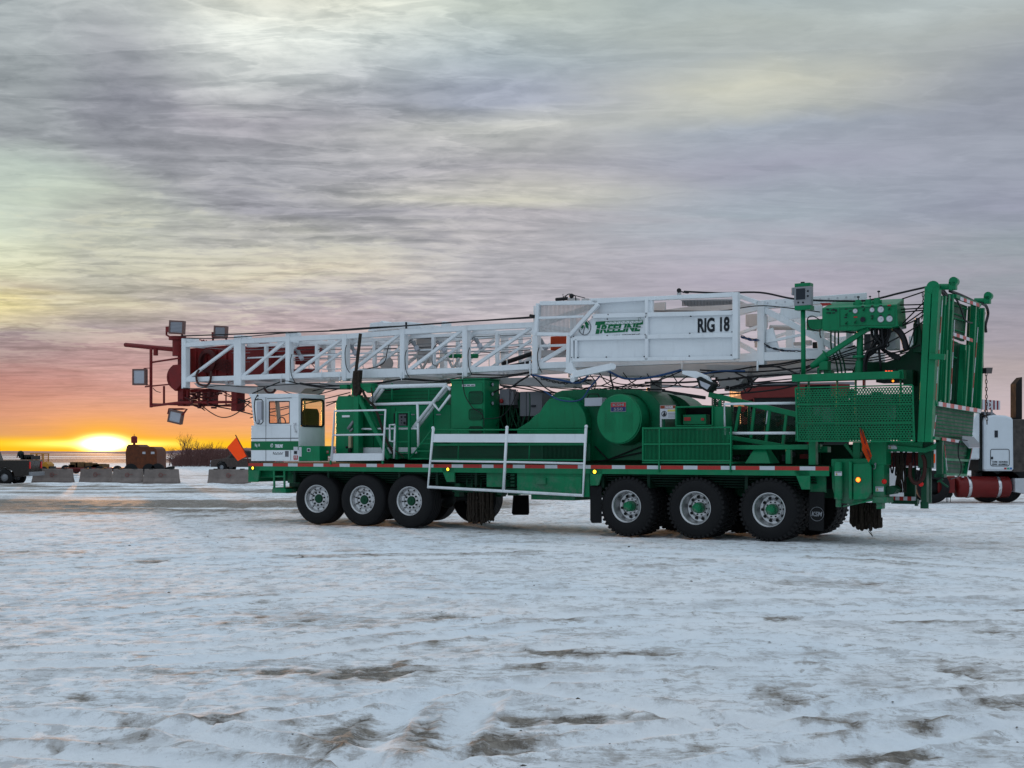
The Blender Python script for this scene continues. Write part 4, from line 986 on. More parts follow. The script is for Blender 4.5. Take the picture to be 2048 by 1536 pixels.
# inner telescoping section
mb = MB(); v1_, v2_ = 1.0, 1.95
off = Vector((.34, 0, 0)); sh = .09
for v in (v1_, v2_):
    D = Vector((0, v - VN, 0))
    for i in range(1, n - 1):
        a = nd[i][0] + D + off * 1.8 - Vector((0, 0, sh)); b_ = nd[i][1] + D + off * 1.8 + Vector((0, 0, sh)); mb.bar(a, b_, .08, .08)
        a2 = nd[i + 1][0] + D - Vector((0, 0, sh)); b2_ = nd[i + 1][1] + D + Vector((0, 0, sh * .6)); a1 = nd[i][0] + D - Vector((0, 0, sh)); b1 = nd[i][1] + D + Vector((0, 0, sh * .6))
        mb.bar(a1, a2, .07, .07); mb.bar(b1, b2_, .07, .07); mb.bar(b1 + off * 1.3, a2 + off * .2, .055, .055)
    mid = [(p[0] + p[1]) / 2 + D for p in nd]
    for i in range(1, n - 1): mb.bar(mid[i] + Vector((0, 0, .06)), mid[i + 1] + Vector((0, 0, .06)), .035, .035)
# rungs and small fittings
rnd = random.Random(4)
for k in range(26):
    x = 600 + k * 18; a = L(x, 737, 1.3); mb.tube([a, a + Vector((0, .4, 0))], .014, 5)
    if k % 2: mb.tube([a, a + Vector((0, 0, rnd.uniform(.1, .5)))], .014, 5)
inner = B(mb, 'mast_upper_section', WHITE, .005)
# sheave, brackets, tubes lying inside the mast
mb = MB(); mb.cyl(L(773, 727, 1.3), L(773, 727, 1.4), .16, n=24); pbar(mb, (745, 738), (800, 738), 1.35, .05, .3); pb(mb, 833, 672, 862, 726, 1.7, 1.8)
for x in (833, 858, 894): pbar(mb, (x, 712), (x + 12, 738), 1.2, .04, .05); pbar(mb, (x + 12, 738), (x + 24, 716), 1.2, .04, .05)
pbar(mb, (826, 710), (905, 722), 1.2, .04, .05); pb(mb, 1048, 700, 1140, 712, 1.5, 2.0); pb(mb, 640, 690, 652, 700, 1.9, 2.0)
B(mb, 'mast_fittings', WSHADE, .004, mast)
mb = MB(); pt(mb, [(1005, 727), (1068, 706)], 1.5, .05); pt(mb, [(1000, 735), (1072, 722)], 1.4, .03); pt(mb, [(891, 712), (955, 712)], 1.6, .05, 1); B(mb, 'mast_hoses', [BLACK, GREEN], 0, mast)
# light fixtures clamped to the posts
for x, y in ((596, 703), (703, 693), (826, 684), (952, 679), (1081, 680), (880, 686)):
    mb = MB(); p = L(x, y, .95); mb.cyl(p, p + Vector((.1, -.02, -.12)), .05, .035, 12); mb.cyl(p + Vector((.1, -.02, -.12)), p + Vector((.16, -.03, -.2)), .06, .05, 12, 1)
    mb.tube([p, p + Vector((-.06, 0, .05)), p + Vector((-.1, 0, .02))], .02, 6); mb.tube([p + Vector((-.05, 0, 0)), p + Vector((-.12, -.1, -.15)), p + Vector((-.1, -.15, -.45)), p + Vector((0, -.12, -.52))], .009, 5, 2, True)
    B(mb, 'mast_light', [STEEL, LAMPG, BLACK], 0, mast)
# underside girder of the mast
mb = MB()
pp(mb, [(387, 766), (520, 773), (505, 789), (395, 774)], 1.0, 1.7)
pp(mb, [(505, 766), (700, 765), (1075, 754), (1130, 756), (1130, 774), (1060, 772), (900, 762), (700, 776), (610, 777), (600, 787), (520, 775)], 1.15, 1.9)
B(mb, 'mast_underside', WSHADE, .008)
# right hand part of the mast behind the racking board, up to the hinge
mb = MB()
for D in (Vector((0, 0, 0)), Vector((0, VF - VN, 0))):
    P = lambda x, y: L(x, y, VN) + D
    mb.bar(P(1073, 732), P(1480, 717), .13, .13); mb.bar(P(1480, 716), P(1720, 705), .16, .13)
    mb.bar(P(1073, 652), P(1190, 610), .1, .1); mb.bar(P(1472, 626), P(1524, 613), .12, .1)
    mb.bar(P(1524, 602), P(1524, 730), .14, .16); mb.bar(P(1074, 612), P(1074, 748), .12, .12)
    mb.bar(P(1530, 620), P(1668, 694), .11, .08); mb.bar(P(1476, 686), P(1520, 710), .09, .08)
    mb.bar(P(1476, 668), P(1520, 652), .06, .06); mb.bar(P(1533, 684), P(1640, 662), .05, .05); mb.bar(P(1533, 697), P(1640, 700), .05, .05); mb.bar(P(1640, 660), P(1644, 706), .12, .1)
    mb.bar(P(1698, 640), P(1700, 706), .1, .1); mb.bar(P(1078, 726), P(1136, 692), .08, .07); mb.bar(P(1080, 692), P(1140, 690), .05, .05)
    mb.bar(P(1785, 660), P(1786, 700), .18, .3)
P = lambda x, y: L(x, y, VN)
mb.prism([P(1519, 601), P(1733, 585), P(1733, 597), P(1519, 613)], (0, .03, 0))
mb.prism([P(1519, 613), P(1733, 597), P(1733, 600), P(1519, 617)], (0, .2, 0))
mb.prism([P(1519, 617), P(1645, 612), P(1645, 640), P(1519, 650)], (0, -.0 + .02, 0)) if False else None
mb.prism([P(1560, 614), P(1645, 610), P(1645, 632), P(1560, 640)], (0, .04, 0))
mb.prism([P(1532, 660), P(1545, 655), P(1560, 706), P(1532, 712)], (0, .05, 0))
B(mb, 'mast_hinge_section', WHITE, .006)
mb = MB()
for k in range(11):
    x = 1535 + k * 17.5; y = 606.5 - k * 1.32
    p = L(x, y, VN - .004); mb.cyl(p, p + Vector((0, .003, 0)), .02, n=12)
B(mb, 'bolt_holes', TWHT, 0)
mb = MB(); pp(mb, [(1150, 733), (1480, 722), (1720, 712), (1716, 735), (1560, 745), (1500, 752), (1210, 752), (1142, 744)], 1.1, 1.9)
pp(mb, [(1410, 728), (1500, 730), (1496, 748), (1478, 770), (1455, 782), (1440, 772), (1430, 752)], .9, 1.5)
pb(mb, 1300, 760, 1320, 790, 1.5, 1.6); pb(mb, 1150, 758, 1174, 768, 1.5, 1.9)
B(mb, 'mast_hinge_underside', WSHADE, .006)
mb = MB(); rnd = random.Random(6)
for k in range(46):
    x = rnd.uniform(1412, 1505); y = rnd.uniform(735, 775); v = rnd.uniform(.8, 1.3)
    pb(mb, x, y, x + rnd.uniform(2, 10), y + rnd.uniform(2, 8), v, v + .1)
for k in range(40):
    x = rnd.uniform(1480, 1760); y = rnd.uniform(640, 740); v = rnd.uniform(1.1, 2.1)
    pb(mb, x, y, x + rnd.uniform(2, 16), y + rnd.uniform(2, 10), v, v + .1, 1)
pb(mb, 1491, 628, 1517, 652, .9, 1.4, 1); pb(mb, 1625, 684, 1634, 696, .9, 1.3); pt(mb, [(1540, 655), (1600, 655)], 1.3, .05, 1)
B(mb, 'hinge_gear', [DARK, WSHADE], .003)
mb = MB(); pb(mb, 1100, 672, 1131, 700, 1.2, 1.5); B(mb, 'orange_bag', mat('orange_bag', (.42, .05, .015), .7), .02)
# crown, painted red
VC = 1.35
mb = MB()
pp(mb, [(378, 697), (462, 690), (464, 757), (380, 757)], VC, 2.05)
pb(mb, 500, 694, 543, 752, VC, 2.0); pb(mb, 480, 700, 640, 708, VC + .1, VC + .2); pb(mb, 480, 740, 630, 748, VC + .1, VC + .2); pb(mb, 590, 692, 632, 728, 1.9, 2.0)
pt(mb, [(250.5, 689.5), (348, 699)], VC - .3, .06); pt(mb, [(302, 697), (302, 815)], VC - .4, .04); pt(mb, [(302, 725), (360, 716)], VC - .4, .025)
pt(mb, [(290, 773.5), (345, 768)], VC - .4, .02); pt(mb, [(302, 812), (360, 805), (474, 804)], VC - .4, .035); pt(mb, [(302, 808), (470, 812)], VC - .2, .025)
for x in (328, 375, 398, 435, 452): pt(mb, [(x, 772 if x < 350 else 780), (x, 810)], VC - .3, .03 if x < 400 else .02)
pb(mb, 462, 782, 473, 822, VC - .3, VC); pb(mb, 404, 778, 424, 812, VC, VC + .2)
pb(mb, 355, 690, 366, 812, VC - .35, VC - .1); pb(mb, 380, 777, 460, 784, VC, VC + .3)
mb.cyl(L(356, 712, VC - .3), L(356, 678, VC - .3), .14, n=20); mb.cyl(L(355, 680, VC - .3), L(355, 673, VC - .3), .22, n=20)
mb.cyl(L(311.5, 711, VC - .35), L(311.5, 697, VC - .35), .06, n=14)
pp(mb, [(345, 730), (365, 728), (365, 765), (350, 782), (343, 776), (338, 760), (337, 745)], VC - .45, VC - .2)
mb.ring(L(352, 754, VC - .3), .27, .05, 0, 24)
pp(mb, [(520, 680), (545, 690), (548, 700), (515, 700)], VC, VC + .1)
for k in range(4): pbar(mb, (392 + k * 20, 700), (392 + k * 20, 755), VC - .03, .04, .04)
crown = B(mb, 'crown_block', RED, .006)
mb = MB()
for k in range(3): mb.lathe([(.2, 0), (.3, .02), (.27, .05), (.3, .08), (.2, .1)], L(412 + k * 4, 722, VC - .16 - k * .0) + Vector((0, k * .0, 0)), 32) if k == 0 else None
for k in range(9): pt(mb, [(425, 716 + k * 2.5), (462, 722 + k * 3.2)], VC - .1, .012)
for x0, y0, x1, y1 in ((370, 795, 410, 812), (385, 790, 420, 800), (360, 800, 400, 815)): pt(mb, [(x0, y0), (x1, y1)], VC - .35, .025)
rnd = random.Random(9)
for k in range(26): x, y = rnd.uniform(378, 440), rnd.uniform(783, 815); pb(mb, x, y, x + rnd.uniform(2, 7), y + rnd.uniform(1.5, 5), VC - .45, VC - .3)
B(mb, 'crown_sheaves', mat('dark_oxide_red', (.07, .012, .012), .6, var=.4, vs=8), .002, crown)
mb = MB()
pt(mb, [(398, 740), (393, 750), (395, 765), (405, 771), (415, 770), (421, 760), (422, 742)], VC - .75, .028, 0, True)
pt(mb, [(528, 775), (533, 783), (541, 786), (548, 783), (550, 778)], .9, .028, 0, True)
B(mb, 'hose_loop', mat('brown_hose', (.06, .022, .018), .6), 0, crown)
mb = MB(); pt(mb, [(374, 690), (371, 683), (390, 680), (402, 680), (404, 684), (407, 680), (410, 684), (413, 681)], VC - .5, .014, 0, True); B(mb, 'shackle_line', RED, 0, crown)
# floodlights on the crown
def flood(cx, cy, w, h_, tilt, v, label, louv=True):
    mb = MB(); c = L(cx, cy, v); sc_ = (c - CL).length / F; W_, H_ = w * sc_ / 1.0, h_ * sc_
    M = Matrix.Rotation(tilt, 4, 'Y') @ Matrix.Rotation(R(24), 4, 'Z')
    def bx(x0, x1, y0, y1, z0, z1, m):
        vs = [c + M @ Vector((x, y, z)) for x in (x0, x1) for y in (y0, y1) for z in (z0, z1)]
        mb.add(vs, [(0, 1, 3, 2), (4, 6, 7, 5), (0, 4, 5, 1), (2, 3, 7, 6), (0, 2, 6, 4), (1, 5, 7, 3)], m)
    bx(-W_ / 2, W_ / 2, 0, .12, -H_ / 2, H_ / 2, 0); e = .04
    for a in ((-W_ / 2, -W_ / 2 + e, -H_ / 2, H_ / 2), (W_ / 2 - e, W_ / 2, -H_ / 2, H_ / 2), (-W_ / 2 + e, W_ / 2 - e, H_ / 2 - e, H_ / 2), (-W_ / 2 + e, W_ / 2 - e, -H_ / 2, -H_ / 2 + e)): bx(a[0], a[1], -.03, 0, a[2], a[3], 0)
    bx(-W_ * .3, W_ * .3, .12, .2, -H_ * .3, H_ * .3, 0)
    o = B(mb, 'floodlight', mat('floodlight_case', (.16, .09, .08), .5), .004, crown, label)
    mb = MB(); n0 = mb
    mb = MB(); bx2 = lambda x0, x1, y0, y1, z0, z1: mb.add([c + M @ Vector((x, y, z)) for x in (x0, x1) for y in (y0, y1) for z in (z0, z1)], [(0, 1, 3, 2), (4, 6, 7, 5), (0, 4, 5, 1), (2, 3, 7, 6), (0, 2, 6, 4), (1, 5, 7, 3)], 0)
    bx2(-W_ / 2 + e, W_ / 2 - e, -.012, -.004, -H_ / 2 + e, H_ / 2 - e); lens = B(mb, 'lens', LAMPG, 0, o)
    if louv:
        mb = MB()
        for k in range(7): z = -H_ / 2 + e + (H_ - 2 * e) * (k + .7) / 7.6; mb.add([c + M @ Vector((x, y, zz)) for x in (-W_ / 2 + e, W_ / 2 - e) for y in (-.022, -.014) for zz in (z, z + .008)], [(0, 1, 3, 2), (4, 6, 7, 5), (0, 4, 5, 1), (2, 3, 7, 6), (0, 2, 6, 4), (1, 5, 7, 3)], 0)
        B(mb, 'lens_grille', GREYBOX, 0, o)
    return c
flood(353, 654.5, 30, 26, R(4), VC - .5, 'upper floodlight of the crown, topmost and leftmost of the pair')
flood(440.5, 663.5, 26, 23, R(4), VC - .5, 'smaller floodlight standing above the white truss')
flood(278.5, 754, 27, 31, R(0), VC - .6, 'floodlight hung out at the far left of the crown', False)
flood(350.5, 834, 28, 25, R(14), VC - .4, 'floodlight below the crown', False)
mb = MB(); pt(mb, [(333, 655), (333, 670), (340, 674), (350, 674)], VC - .4, .025); pt(mb, [(364, 667), (365, 676)], VC - .4, .025); pb(mb, 331, 653, 338, 664, VC - .45, VC - .3)
pt(mb, [(426, 667), (426, 682)], VC - .4, .025); pt(mb, [(452, 673), (453, 682)], VC - .4, .025); pb(mb, 423, 664, 429, 674, VC - .45, VC - .3); pt(mb, [(425, 675), (453, 676)], VC - .4, .02)
pt(mb, [(288, 737), (300, 736), (301, 770), (292, 770)], VC - .45, .016); pt(mb, [(336, 828), (338, 818), (365, 818), (374, 818), (365, 830)], VC - .35, .025)
B(mb, 'floodlight_brackets', RED, 0, crown)
# box and dome on top of the mast
mb = MB(); pp(mb, [(736, 663), (740, 646), (758, 644), (764, 641), (768, 645), (812, 643), (812, 657)], .95, 1.9); pp(mb, [(812.5, 643), (840, 646), (842, 657), (812.5, 659)], .95, 1.9); pb(mb, 735, 660, 740, 663, .8, 2)
pp(mb, [(882, 664), (882, 645), (885, 642.5), (890, 642.5), (893, 645), (893, 664)], 1.3, 1.5); B(mb, 'mast_top_cover', WHITE, .01)
mb = MB(); pp(mb, [(810.5, 644), (813, 644), (813, 657), (810.5, 657)], .93, .95); B(mb, 'cover_strap', BLACK, 0)
# ---------------------------------------------------------------- racking board: the big white name boards
VB = .30
mb = MB()
def pan(pts, v0=VB, v1=VB + .03, m=0): pp(mb, pts, v0, v1, m)
pan([(1141, 675), (1188, 632), (1470, 624), (1470, 717), (1141, 721)])
pan([(1186, 605), (1303, 596), (1303, 632), (1188, 634)], VB + .06, VB + .09)
pan([(1177, 597), (1320, 592), (1466, 584), (1466, 593), (1303, 600), (1190, 607)], VB - .05, VB + .10)
board = B(mb, 'name_board', WHITE, .004)
mb = MB()
def pbm(a, b_, w=.085, h_=.07, v=VB - .04): pbar(mb, a, b_, v, w, h_)
pbm((1186, 632.5), (1470, 625.5)); pbm((1146, 677), (1470, 670)); pbm((1141, 720.5), (1470, 716), .07)
pbm((1294, 596), (1294, 721), .065); pbm((1145, 676), (1145, 722), .06); pbm((1153, 678), (1153, 720), .05); pbm((1303, 594), (1303, 630), .08, .07, VB + .02)
pbm((1472.5, 585), (1472.5, 718), .11, .12)
pbm((1197, 608), (1140, 671), .075, .08, VB - .06); pbm((1081, 607), (1197, 605), .08, .1, VB); pbm((1077, 607), (1073, 672), .08, .1, VB); pbm((1073, 668), (1141, 669), .07, .1, VB); pbm((1076, 636), (1168, 633), .05, .06, VB)
pbm((1466, 588), (1515, 605), .08, .1, VB + .2); pbm((1138, 672), (1136, 744), .08)
board_f = B(mb, 'board_frame', WHITE, .006)
mb = MB()
for k in range(43):
    x = 1079 + k * 2.6; ymax = 634 if x > 1160 else 668; yb = min(667, 608 + (1197 - x) * 1.1)
    if yb > 612: pb(mb, x, 608, x + .9, yb, VB + .03, VB + .05)
B(mb, 'board_bars', WSHADE, 0)
mb = MB(); pp(mb, [(1360, 600), (1470, 597), (1490, 606), (1376, 613)], VB + .9, VB + 1.0)
for k in range(38): x = 1364 + k * 2.9; pb(mb, x, 600, x + 1, 612, VB + .86, VB + .9, 1)
pp(mb, [(1308, 622), (1374, 614), (1520, 606), (1520, 617), (1308, 626)], VB + .6, VB + .62); pp(mb, [(1306, 606), (1330, 604), (1330, 622), (1306, 624)], VB + .5, VB + .55)
B(mb, 'board_walkway', [WSHADE, STEEL], 0)
mb = MB()
for x, y in ((1147, 673), (1184, 634), (1214, 638), (1291, 634), (1214, 671), (1290, 669), (1381, 632.5), (1465, 629.5), (1379, 666.5), (1464, 663.5), (1143, 715), (1155, 715), (1212, 714), (1288, 713), (1378, 712), (1462, 710), (1292, 626.5), (1216, 629)):
    p = L(x, y, VB - .08); mb.cyl(p, p + Vector((0, .03, 0)), .012, n=8)
B(mb, 'board_bolts', INK, 0)
vt = VB - .006
e0, e1 = L(1395.5, 665, vt), L(1459, 636, vt)
text_part('rig_number_lettering', 'RIG 18', (e0 + e1) / 2 + Vector((0, 0, .01)), e1.x - e0.x, .275, INK, board, .035)
# word mark: big T, small capitals, little mast above, tree in a ring
e0, e1 = L(1186, 669, vt), L(1206.5, 643.5, vt)
def ital(pts, m, mbx): mbx.prism([Vector((x, vt, z)) for x, z in pts], (0, -.004, 0), m)
mb = MB(); zb = L(1190, 668, vt).z; zt_ = L(1190, 643.5, vt).z; Hh = zt_ - zb; xa = L(1187, 668, vt).x
sk = .22
def q3(x, z): return (xa + x + (z) * sk, zb + z)
ital([q3(-.0, Hh * .72), q3(.21, Hh * .72), q3(.21, Hh), q3(-.0, Hh)], 0, mb)
ital([q3(.045, .44 * Hh), q3(.125, .44 * Hh), q3(.125, Hh * .72), q3(.045, Hh * .72)], 0, mb); ital([q3(.045, 0), q3(.125, 0), q3(.125, Hh * .39), q3(.045, Hh * .39)], 0, mb)
B(mb, 'word_mark_initial', LGREEN, 0, board)
xe = L(1284, 660, vt).x; xs_ = L(1199.5, 660, vt).x
text_part('word_mark_lettering', 'REELINE', Vector(((xs_ + xe) / 2, vt, zb + Hh * .34 + .005)), xe - xs_, Hh * .66, LGREEN, board, .045, .28)
mb = MB(); zz = zb + Hh * .335; mb.box(xs_ - .02, xe + .02, vt - .007, vt - .005, zz - .003, zz + .005); B(mb, 'word_mark_gap', TWHT, 0, board)
xw0, xw1 = L(1225, 669, vt).x, L(1280, 668, vt).x
text_part('word_mark_small_lettering', 'WELL SERVICES LP', Vector(((xw0 + xw1) / 2, vt, L(1252, 669.8, vt).z)), xw1 - xw0, .022, INK, board, .02, .2)
mb = MB(); A1, A2, B1, B2 = L(1207, 643, vt), L(1286, 640.3, vt), L(1207, 649.3, vt), L(1284, 648, vt); mb.tube([A1, A2], .006, 4); mb.tube([B1, B2], .006, 4)
for k in range(9):
    a = A1.lerp(A2, k / 9); b_ = B1.lerp(B2, k / 9); mb.tube([a, b_], .003, 4); mb.tube([a, B1.lerp(B2, (k + 1) / 9)], .0025, 4)
p = L(1286, 641, vt); mb.prism([p, p + Vector((0, 0, -.075)), p + Vector((-.05, 0, -.075)), p + Vector((-.04, 0, -.04))], (0, -.004, 0)); mb.tube([L(1277, 640, vt), L(1277, 634, vt), L(1282, 637, vt)], .003, 4)
B(mb, 'word_mark_mast', LGREEN, 0, board)
mb = MB(); rc = L(1169.5, 655, vt - .004); rx = .135; P_ = [rc + Vector((math.cos(a) * rx, 0, math.sin(a) * rx * 1.1)) for a in [k * math.pi / 20 for k in range(41)]]
mb.tube(P_, .006, 4); mb.tube([rc + Vector((-.045, 0, -.14)), rc + Vector((.0, 0, .02))], .006, 4)
B(mb, 'emblem_ring', INK, 0, board)
mb = MB()
for blob in ([(-.10, .0), (-.06, .05), (-.09, .055), (-.02, .05), (-.03, .0), (-.06, -.03), (-.09, -.035), (-.05, -.01)], [(-.05, .09), (0, .13), (.04, .13), (.08, .08), (.10, .04), (.07, .05), (.09, -.02), (.06, .0), (.10, -.05), (.03, .0), (.01, .06), (-.01, .09)]):
    mb.prism([rc + Vector((x, 0, z)) for x, z in blob], (0, -.004, 0))
B(mb, 'emblem_tree', LGREEN, 0, board)
mb = MB(); pt(mb, [(1112, 599), (1135, 597)], .4, .035); pt(mb, [(1127, 603), (1132, 592), (1139, 588), (1150, 592), (1152, 604)], .4, .01, 0, True); pt(mb, [(1126, 588), (1126, 594), (1138, 588), (1170, 596)], .4, .008); mb.ball(L(1143, 592, .4), .05)
pt(mb, [(1060, 631), (1072, 633)], .5, .03); pb(mb, 1163, 597, 1174, 606, .4, .5, 1); pb(mb, 1134, 596, 1150, 606, .4, .6, 1); pp(mb, [(1080, 605), (1086, 602), (1098, 602), (1098, 606)], .4, .6, 1)
mb.cyl(L(1358, 581, .35), L(1358, 581, .42), .045, n=16); pb(mb, 1354, 581, 1360, 592, .36, .42, 1); pt(mb, [(1362, 583), (1375, 586), (1378, 583), (1366, 585)], .36, .012, 0, True)
B(mb, 'board_winch_fittings', [BLACK, WSHADE], 0)
# hinge arm and cleats below the board
mb = MB(); pbar(mb, (1146, 750), (1226, 733), .12, .13, .12); mb.cyl(L(1226, 733, .04), L(1226, 733, .2), .06, n=16); mb.cyl(L(1145, 760, .04), L(1145, 752, .2), .05, n=16); pp(mb, [(1128, 744), (1140, 722), (1145, 730), (1150, 746), (1142, 748)], .15, .25)
pp(mb, [(1144, 738), (1158, 742), (1150, 760), (1144, 762)], .1, .2); pp(mb, [(1364, 741), (1390, 742), (1414, 752), (1422, 764), (1416, 768), (1402, 760), (1364, 748)], .2, .3)
for x in (1060, 1364, 1515): pt(mb, [(x, 722), (x, 742)], .62, .02)
for x, y in ((562, 748), (643, 741), (803, 743), (925, 744), (1060, 738), (679, 745)): pt(mb, [(x, y), (x, y + 18)], VN - .1, .012)
B(mb, 'hinge_arm', WHITE, .006)
mb = MB(); pp(mb, [(1392, 756), (1400, 753), (1428, 768), (1416, 785), (1398, 775)], .15, .4); B(mb, 'lower_floodlight', [DARK], .01)
mb = MB(); pp(mb, [(1399, 761), (1421, 770), (1414, 779), (1402, 772)], .135, .15); B(mb, 'lower_floodlight_lens', LAMPG, 0)
# ---------------------------------------------------------------- lines and cables
def cable(pts, v, r=.013, m=BLACK, name='cable'):
    mb = MB(); pt(mb, pts, v, r, 0, True, 6); return B(mb, name, m, 0)
cable([(362, 672), (450, 669), (560, 665), (660, 662), (740, 657), (900, 645), (1072, 635)], .66, .016, name='guy_line')
cable([(660, 661), (740, 655), (840, 650), (960, 641), (1072, 633)], .6, .012, name='guy_line')
cable([(366, 676), (420, 677), (480, 674), (560, 667), (600, 664)], .6, .012, name='guy_line')
cable([(1368, 583), (1440, 586), (1520, 585), (1590, 598), (1680, 602), (1740, 600), (1800, 586), (1853, 574)], .34, .018, name='guy_line')
cable([(1302, 622), (1360, 622), (1440, 622), (1510, 612), (1560, 614), (1640, 624)], .5, .01)
under = [[(366, 776), (395, 777), (440, 771), (500, 774), (560, 770), (600, 768), (640, 766)], [(505, 787), (540, 772), (570, 762), (600, 768), (650, 776), (700, 778)],
 [(600, 766), (640, 772), (690, 771), (740, 769), (810, 758), (880, 762), (935, 757), (1000, 755), (1060, 745)], [(640, 768), (700, 772), (760, 765), (805, 759), (870, 762), (935, 752)],
 [(1060, 748), (1075, 760), (1090, 775), (1110, 785), (1140, 786)], [(1060, 750), (1040, 762), (1020, 775), (1000, 770)], [(1062, 748), (1100, 760), (1140, 765), (1190, 752), (1240, 768), (1300, 766), (1364, 742)],
 [(1364, 742), (1420, 746), (1470, 740), (1515, 733), (1560, 735), (1600, 750)], [(1290, 765), (1360, 765), (1440, 760), (1520, 752), (1600, 748)], [(1100, 775), (1180, 780), (1260, 772), (1340, 770), (1420, 778), (1500, 770), (1595, 762)],
 [(1460, 775), (1500, 766), (1560, 765), (1600, 766)], [(1460, 778), (1520, 772), (1600, 770)], [(1500, 766), (1560, 760), (1592, 757)], [(1470, 745), (1500, 760), (1503, 775), (1492, 785), (1486, 770)],
 [(1220, 740), (1222, 760), (1226, 775), (1222, 800), (1225, 812)], [(1180, 750), (1192, 765), (1190, 778), (1200, 790)], [(1420, 790), (1500, 785), (1560, 778), (1600, 768)], [(1518, 732), (1560, 728), (1610, 718), (1680, 700), (1710, 692)], [(1518, 735), (1560, 732), (1600, 724), (1660, 712), (1712, 700)],
 [(1400, 740), (1480, 744), (1540, 742), (1610, 735), (1660, 728)]]
for k, p in enumerate(under): cable(p, .62 + .03 * (k % 5), .011 + .004 * (k % 3))
for p, r_ in (([(370, 790), (400, 800), (430, 812), (470, 820), (505, 829)], .016), ([(405, 812), (420, 824), (440, 834), (460, 833), (480, 822), (500, 805)], .013), ([(445, 783), (470, 795), (503, 806)], .013), ([(448, 790), (480, 800), (503, 815)], .013), ([(430, 812), (465, 808), (500, 802)], .013), ([(470, 805), (490, 800), (503, 795)], .013), ([(395, 806), (402, 815), (410, 821)], .012), ([(306, 776), (312, 782), (321, 785)], .01)): cable(p, 1.1, r_)
for p in ([(560, 778), (585, 788), (620, 783), (650, 776)], [(600, 800), (640, 788), (690, 775), (720, 772)], [(652, 806), (680, 800), (700, 790)], [(652, 812), (690, 796), (715, 786)], [(500, 836), (520, 830), (560, 820), (620, 805), (700, 785)]): cable(p, 1.5, .012)
for p in ([(503, 812), (540, 818), (580, 812), (640, 802)], [(503, 822), (560, 832), (600, 815)]): cable(p, 2.2, .012)
cable([(925, 760), (930, 790), (945, 815), (965, 830), (968, 855)], .38, .01); cable([(968, 838), (1000, 834), (1020, 815), (1035, 780)], .4, .009)
cable([(1064, 750), (1110, 758), (1160, 765), (1186, 740), (1215, 742), (1250, 757), (1300, 755), (1362, 740)], .5, .022, BLUE, 'blue_rope'); cable([(1088, 782), (1120, 800), (1160, 800), (1180, 775), (1200, 752)], .24, .016, BLUE, 'blue_rope'); cable([(1364, 741), (1400, 748), (1440, 742), (1490, 742)], .5, .016, BLUE, 'blue_rope')
chain('sling_chain', [(1085, 758), (1110, 765), (1130, 767), (1155, 764), (1180, 760)], .5, .07, .009); chain('sling_chain', [(1150, 775), (1200, 778), (1250, 776), (1290, 772)], .7, .07, .008)
chain('sling_chain', [(1486, 673), (1500, 678), (1518, 680), (1540, 695), (1570, 702), (1610, 703)], .66, .07, .009); chain('blue_chain', [(1486, 675), (1505, 681), (1520, 680)], .6, .07, .01, BLUE)
cable([(1532, 692), (1560, 700), (1600, 702), (1640, 700)], .68, .012, BLUE, 'blue_rope')
cable([(1060, 690), (1000, 696), (900, 693), (780, 697), (640, 699), (585, 700)], 1.0, .008); cable([(1060, 668), (960, 673), (800, 678), (700, 680)], 1.3, .008); cable([(690, 760), (720, 742), (765, 728), (775, 700), (780, 680)], .9, .011)
cable([(600, 730), (615, 722), (630, 735)], 1.0, .01); cable([(1060, 700), (1000, 705), (960, 704)], 1.8, .01)
for x, y0, y1 in ((691, 690, 745), (811, 700, 755), (937, 695, 750), (1076, 695, 745), (582, 708, 764)): cable([(x + 2, y0), (x - 1, y0 + 15), (x + 1, y1 - 14), (x + 8, y1)], VN - .1, .009)
for p in ([(915, 748), (1010, 750), (1058, 744)], [(690, 774), (720, 780), (760, 782), (800, 778)], [(985, 786), (1010, 775), (1050, 772), (1095, 784), (1140, 786)], [(1000, 770), (1040, 776), (1075, 782), (1110, 790)], [(1105, 786), (1150, 783), (1195, 772), (1250, 778), (1330, 779)]): cable(p, .8, .014)
rnd = random.Random(31)
for k in range(5):
    y = 664 + 9 * k; cable([(372 + 6 * k, 690 + 8 * k), (480, 700 + 6 * k), (640, 694 + 7 * k + rnd.uniform(-3, 3)), (820, 690 + 7 * k), (1062, 668 + 9 * k)], 1.25 + .12 * k, .007, STEEL, 'wire_rope')
for k in range(7):
    x = 1150 + 48 * k; cable([(x, 748 + rnd.uniform(-4, 4)), (x + 20, 764 + rnd.uniform(-3, 8)), (x + 50, 772), (x + 85, 752 + rnd.uniform(-4, 4))], .8 + .05 * k, .011)
for k in range(6):
    cable([(1598 + 3 * k, 700 + 6 * k), (1660, 712 + 5 * k + rnd.uniform(-3, 3)), (1740, 716 + 5 * k), (1842, 690 + 7 * k)], .9 + .1 * k, .011)
for k in range(6):
    x = 1776 + 13 * k; cable([(x, 886), (x + rnd.uniform(-5, 5), 915), (x + rnd.uniform(-8, 8), 945 + rnd.uniform(0, 25)), (x + rnd.uniform(4, 14), 930), (x + 12, 896)], .62 + .06 * k, .015)
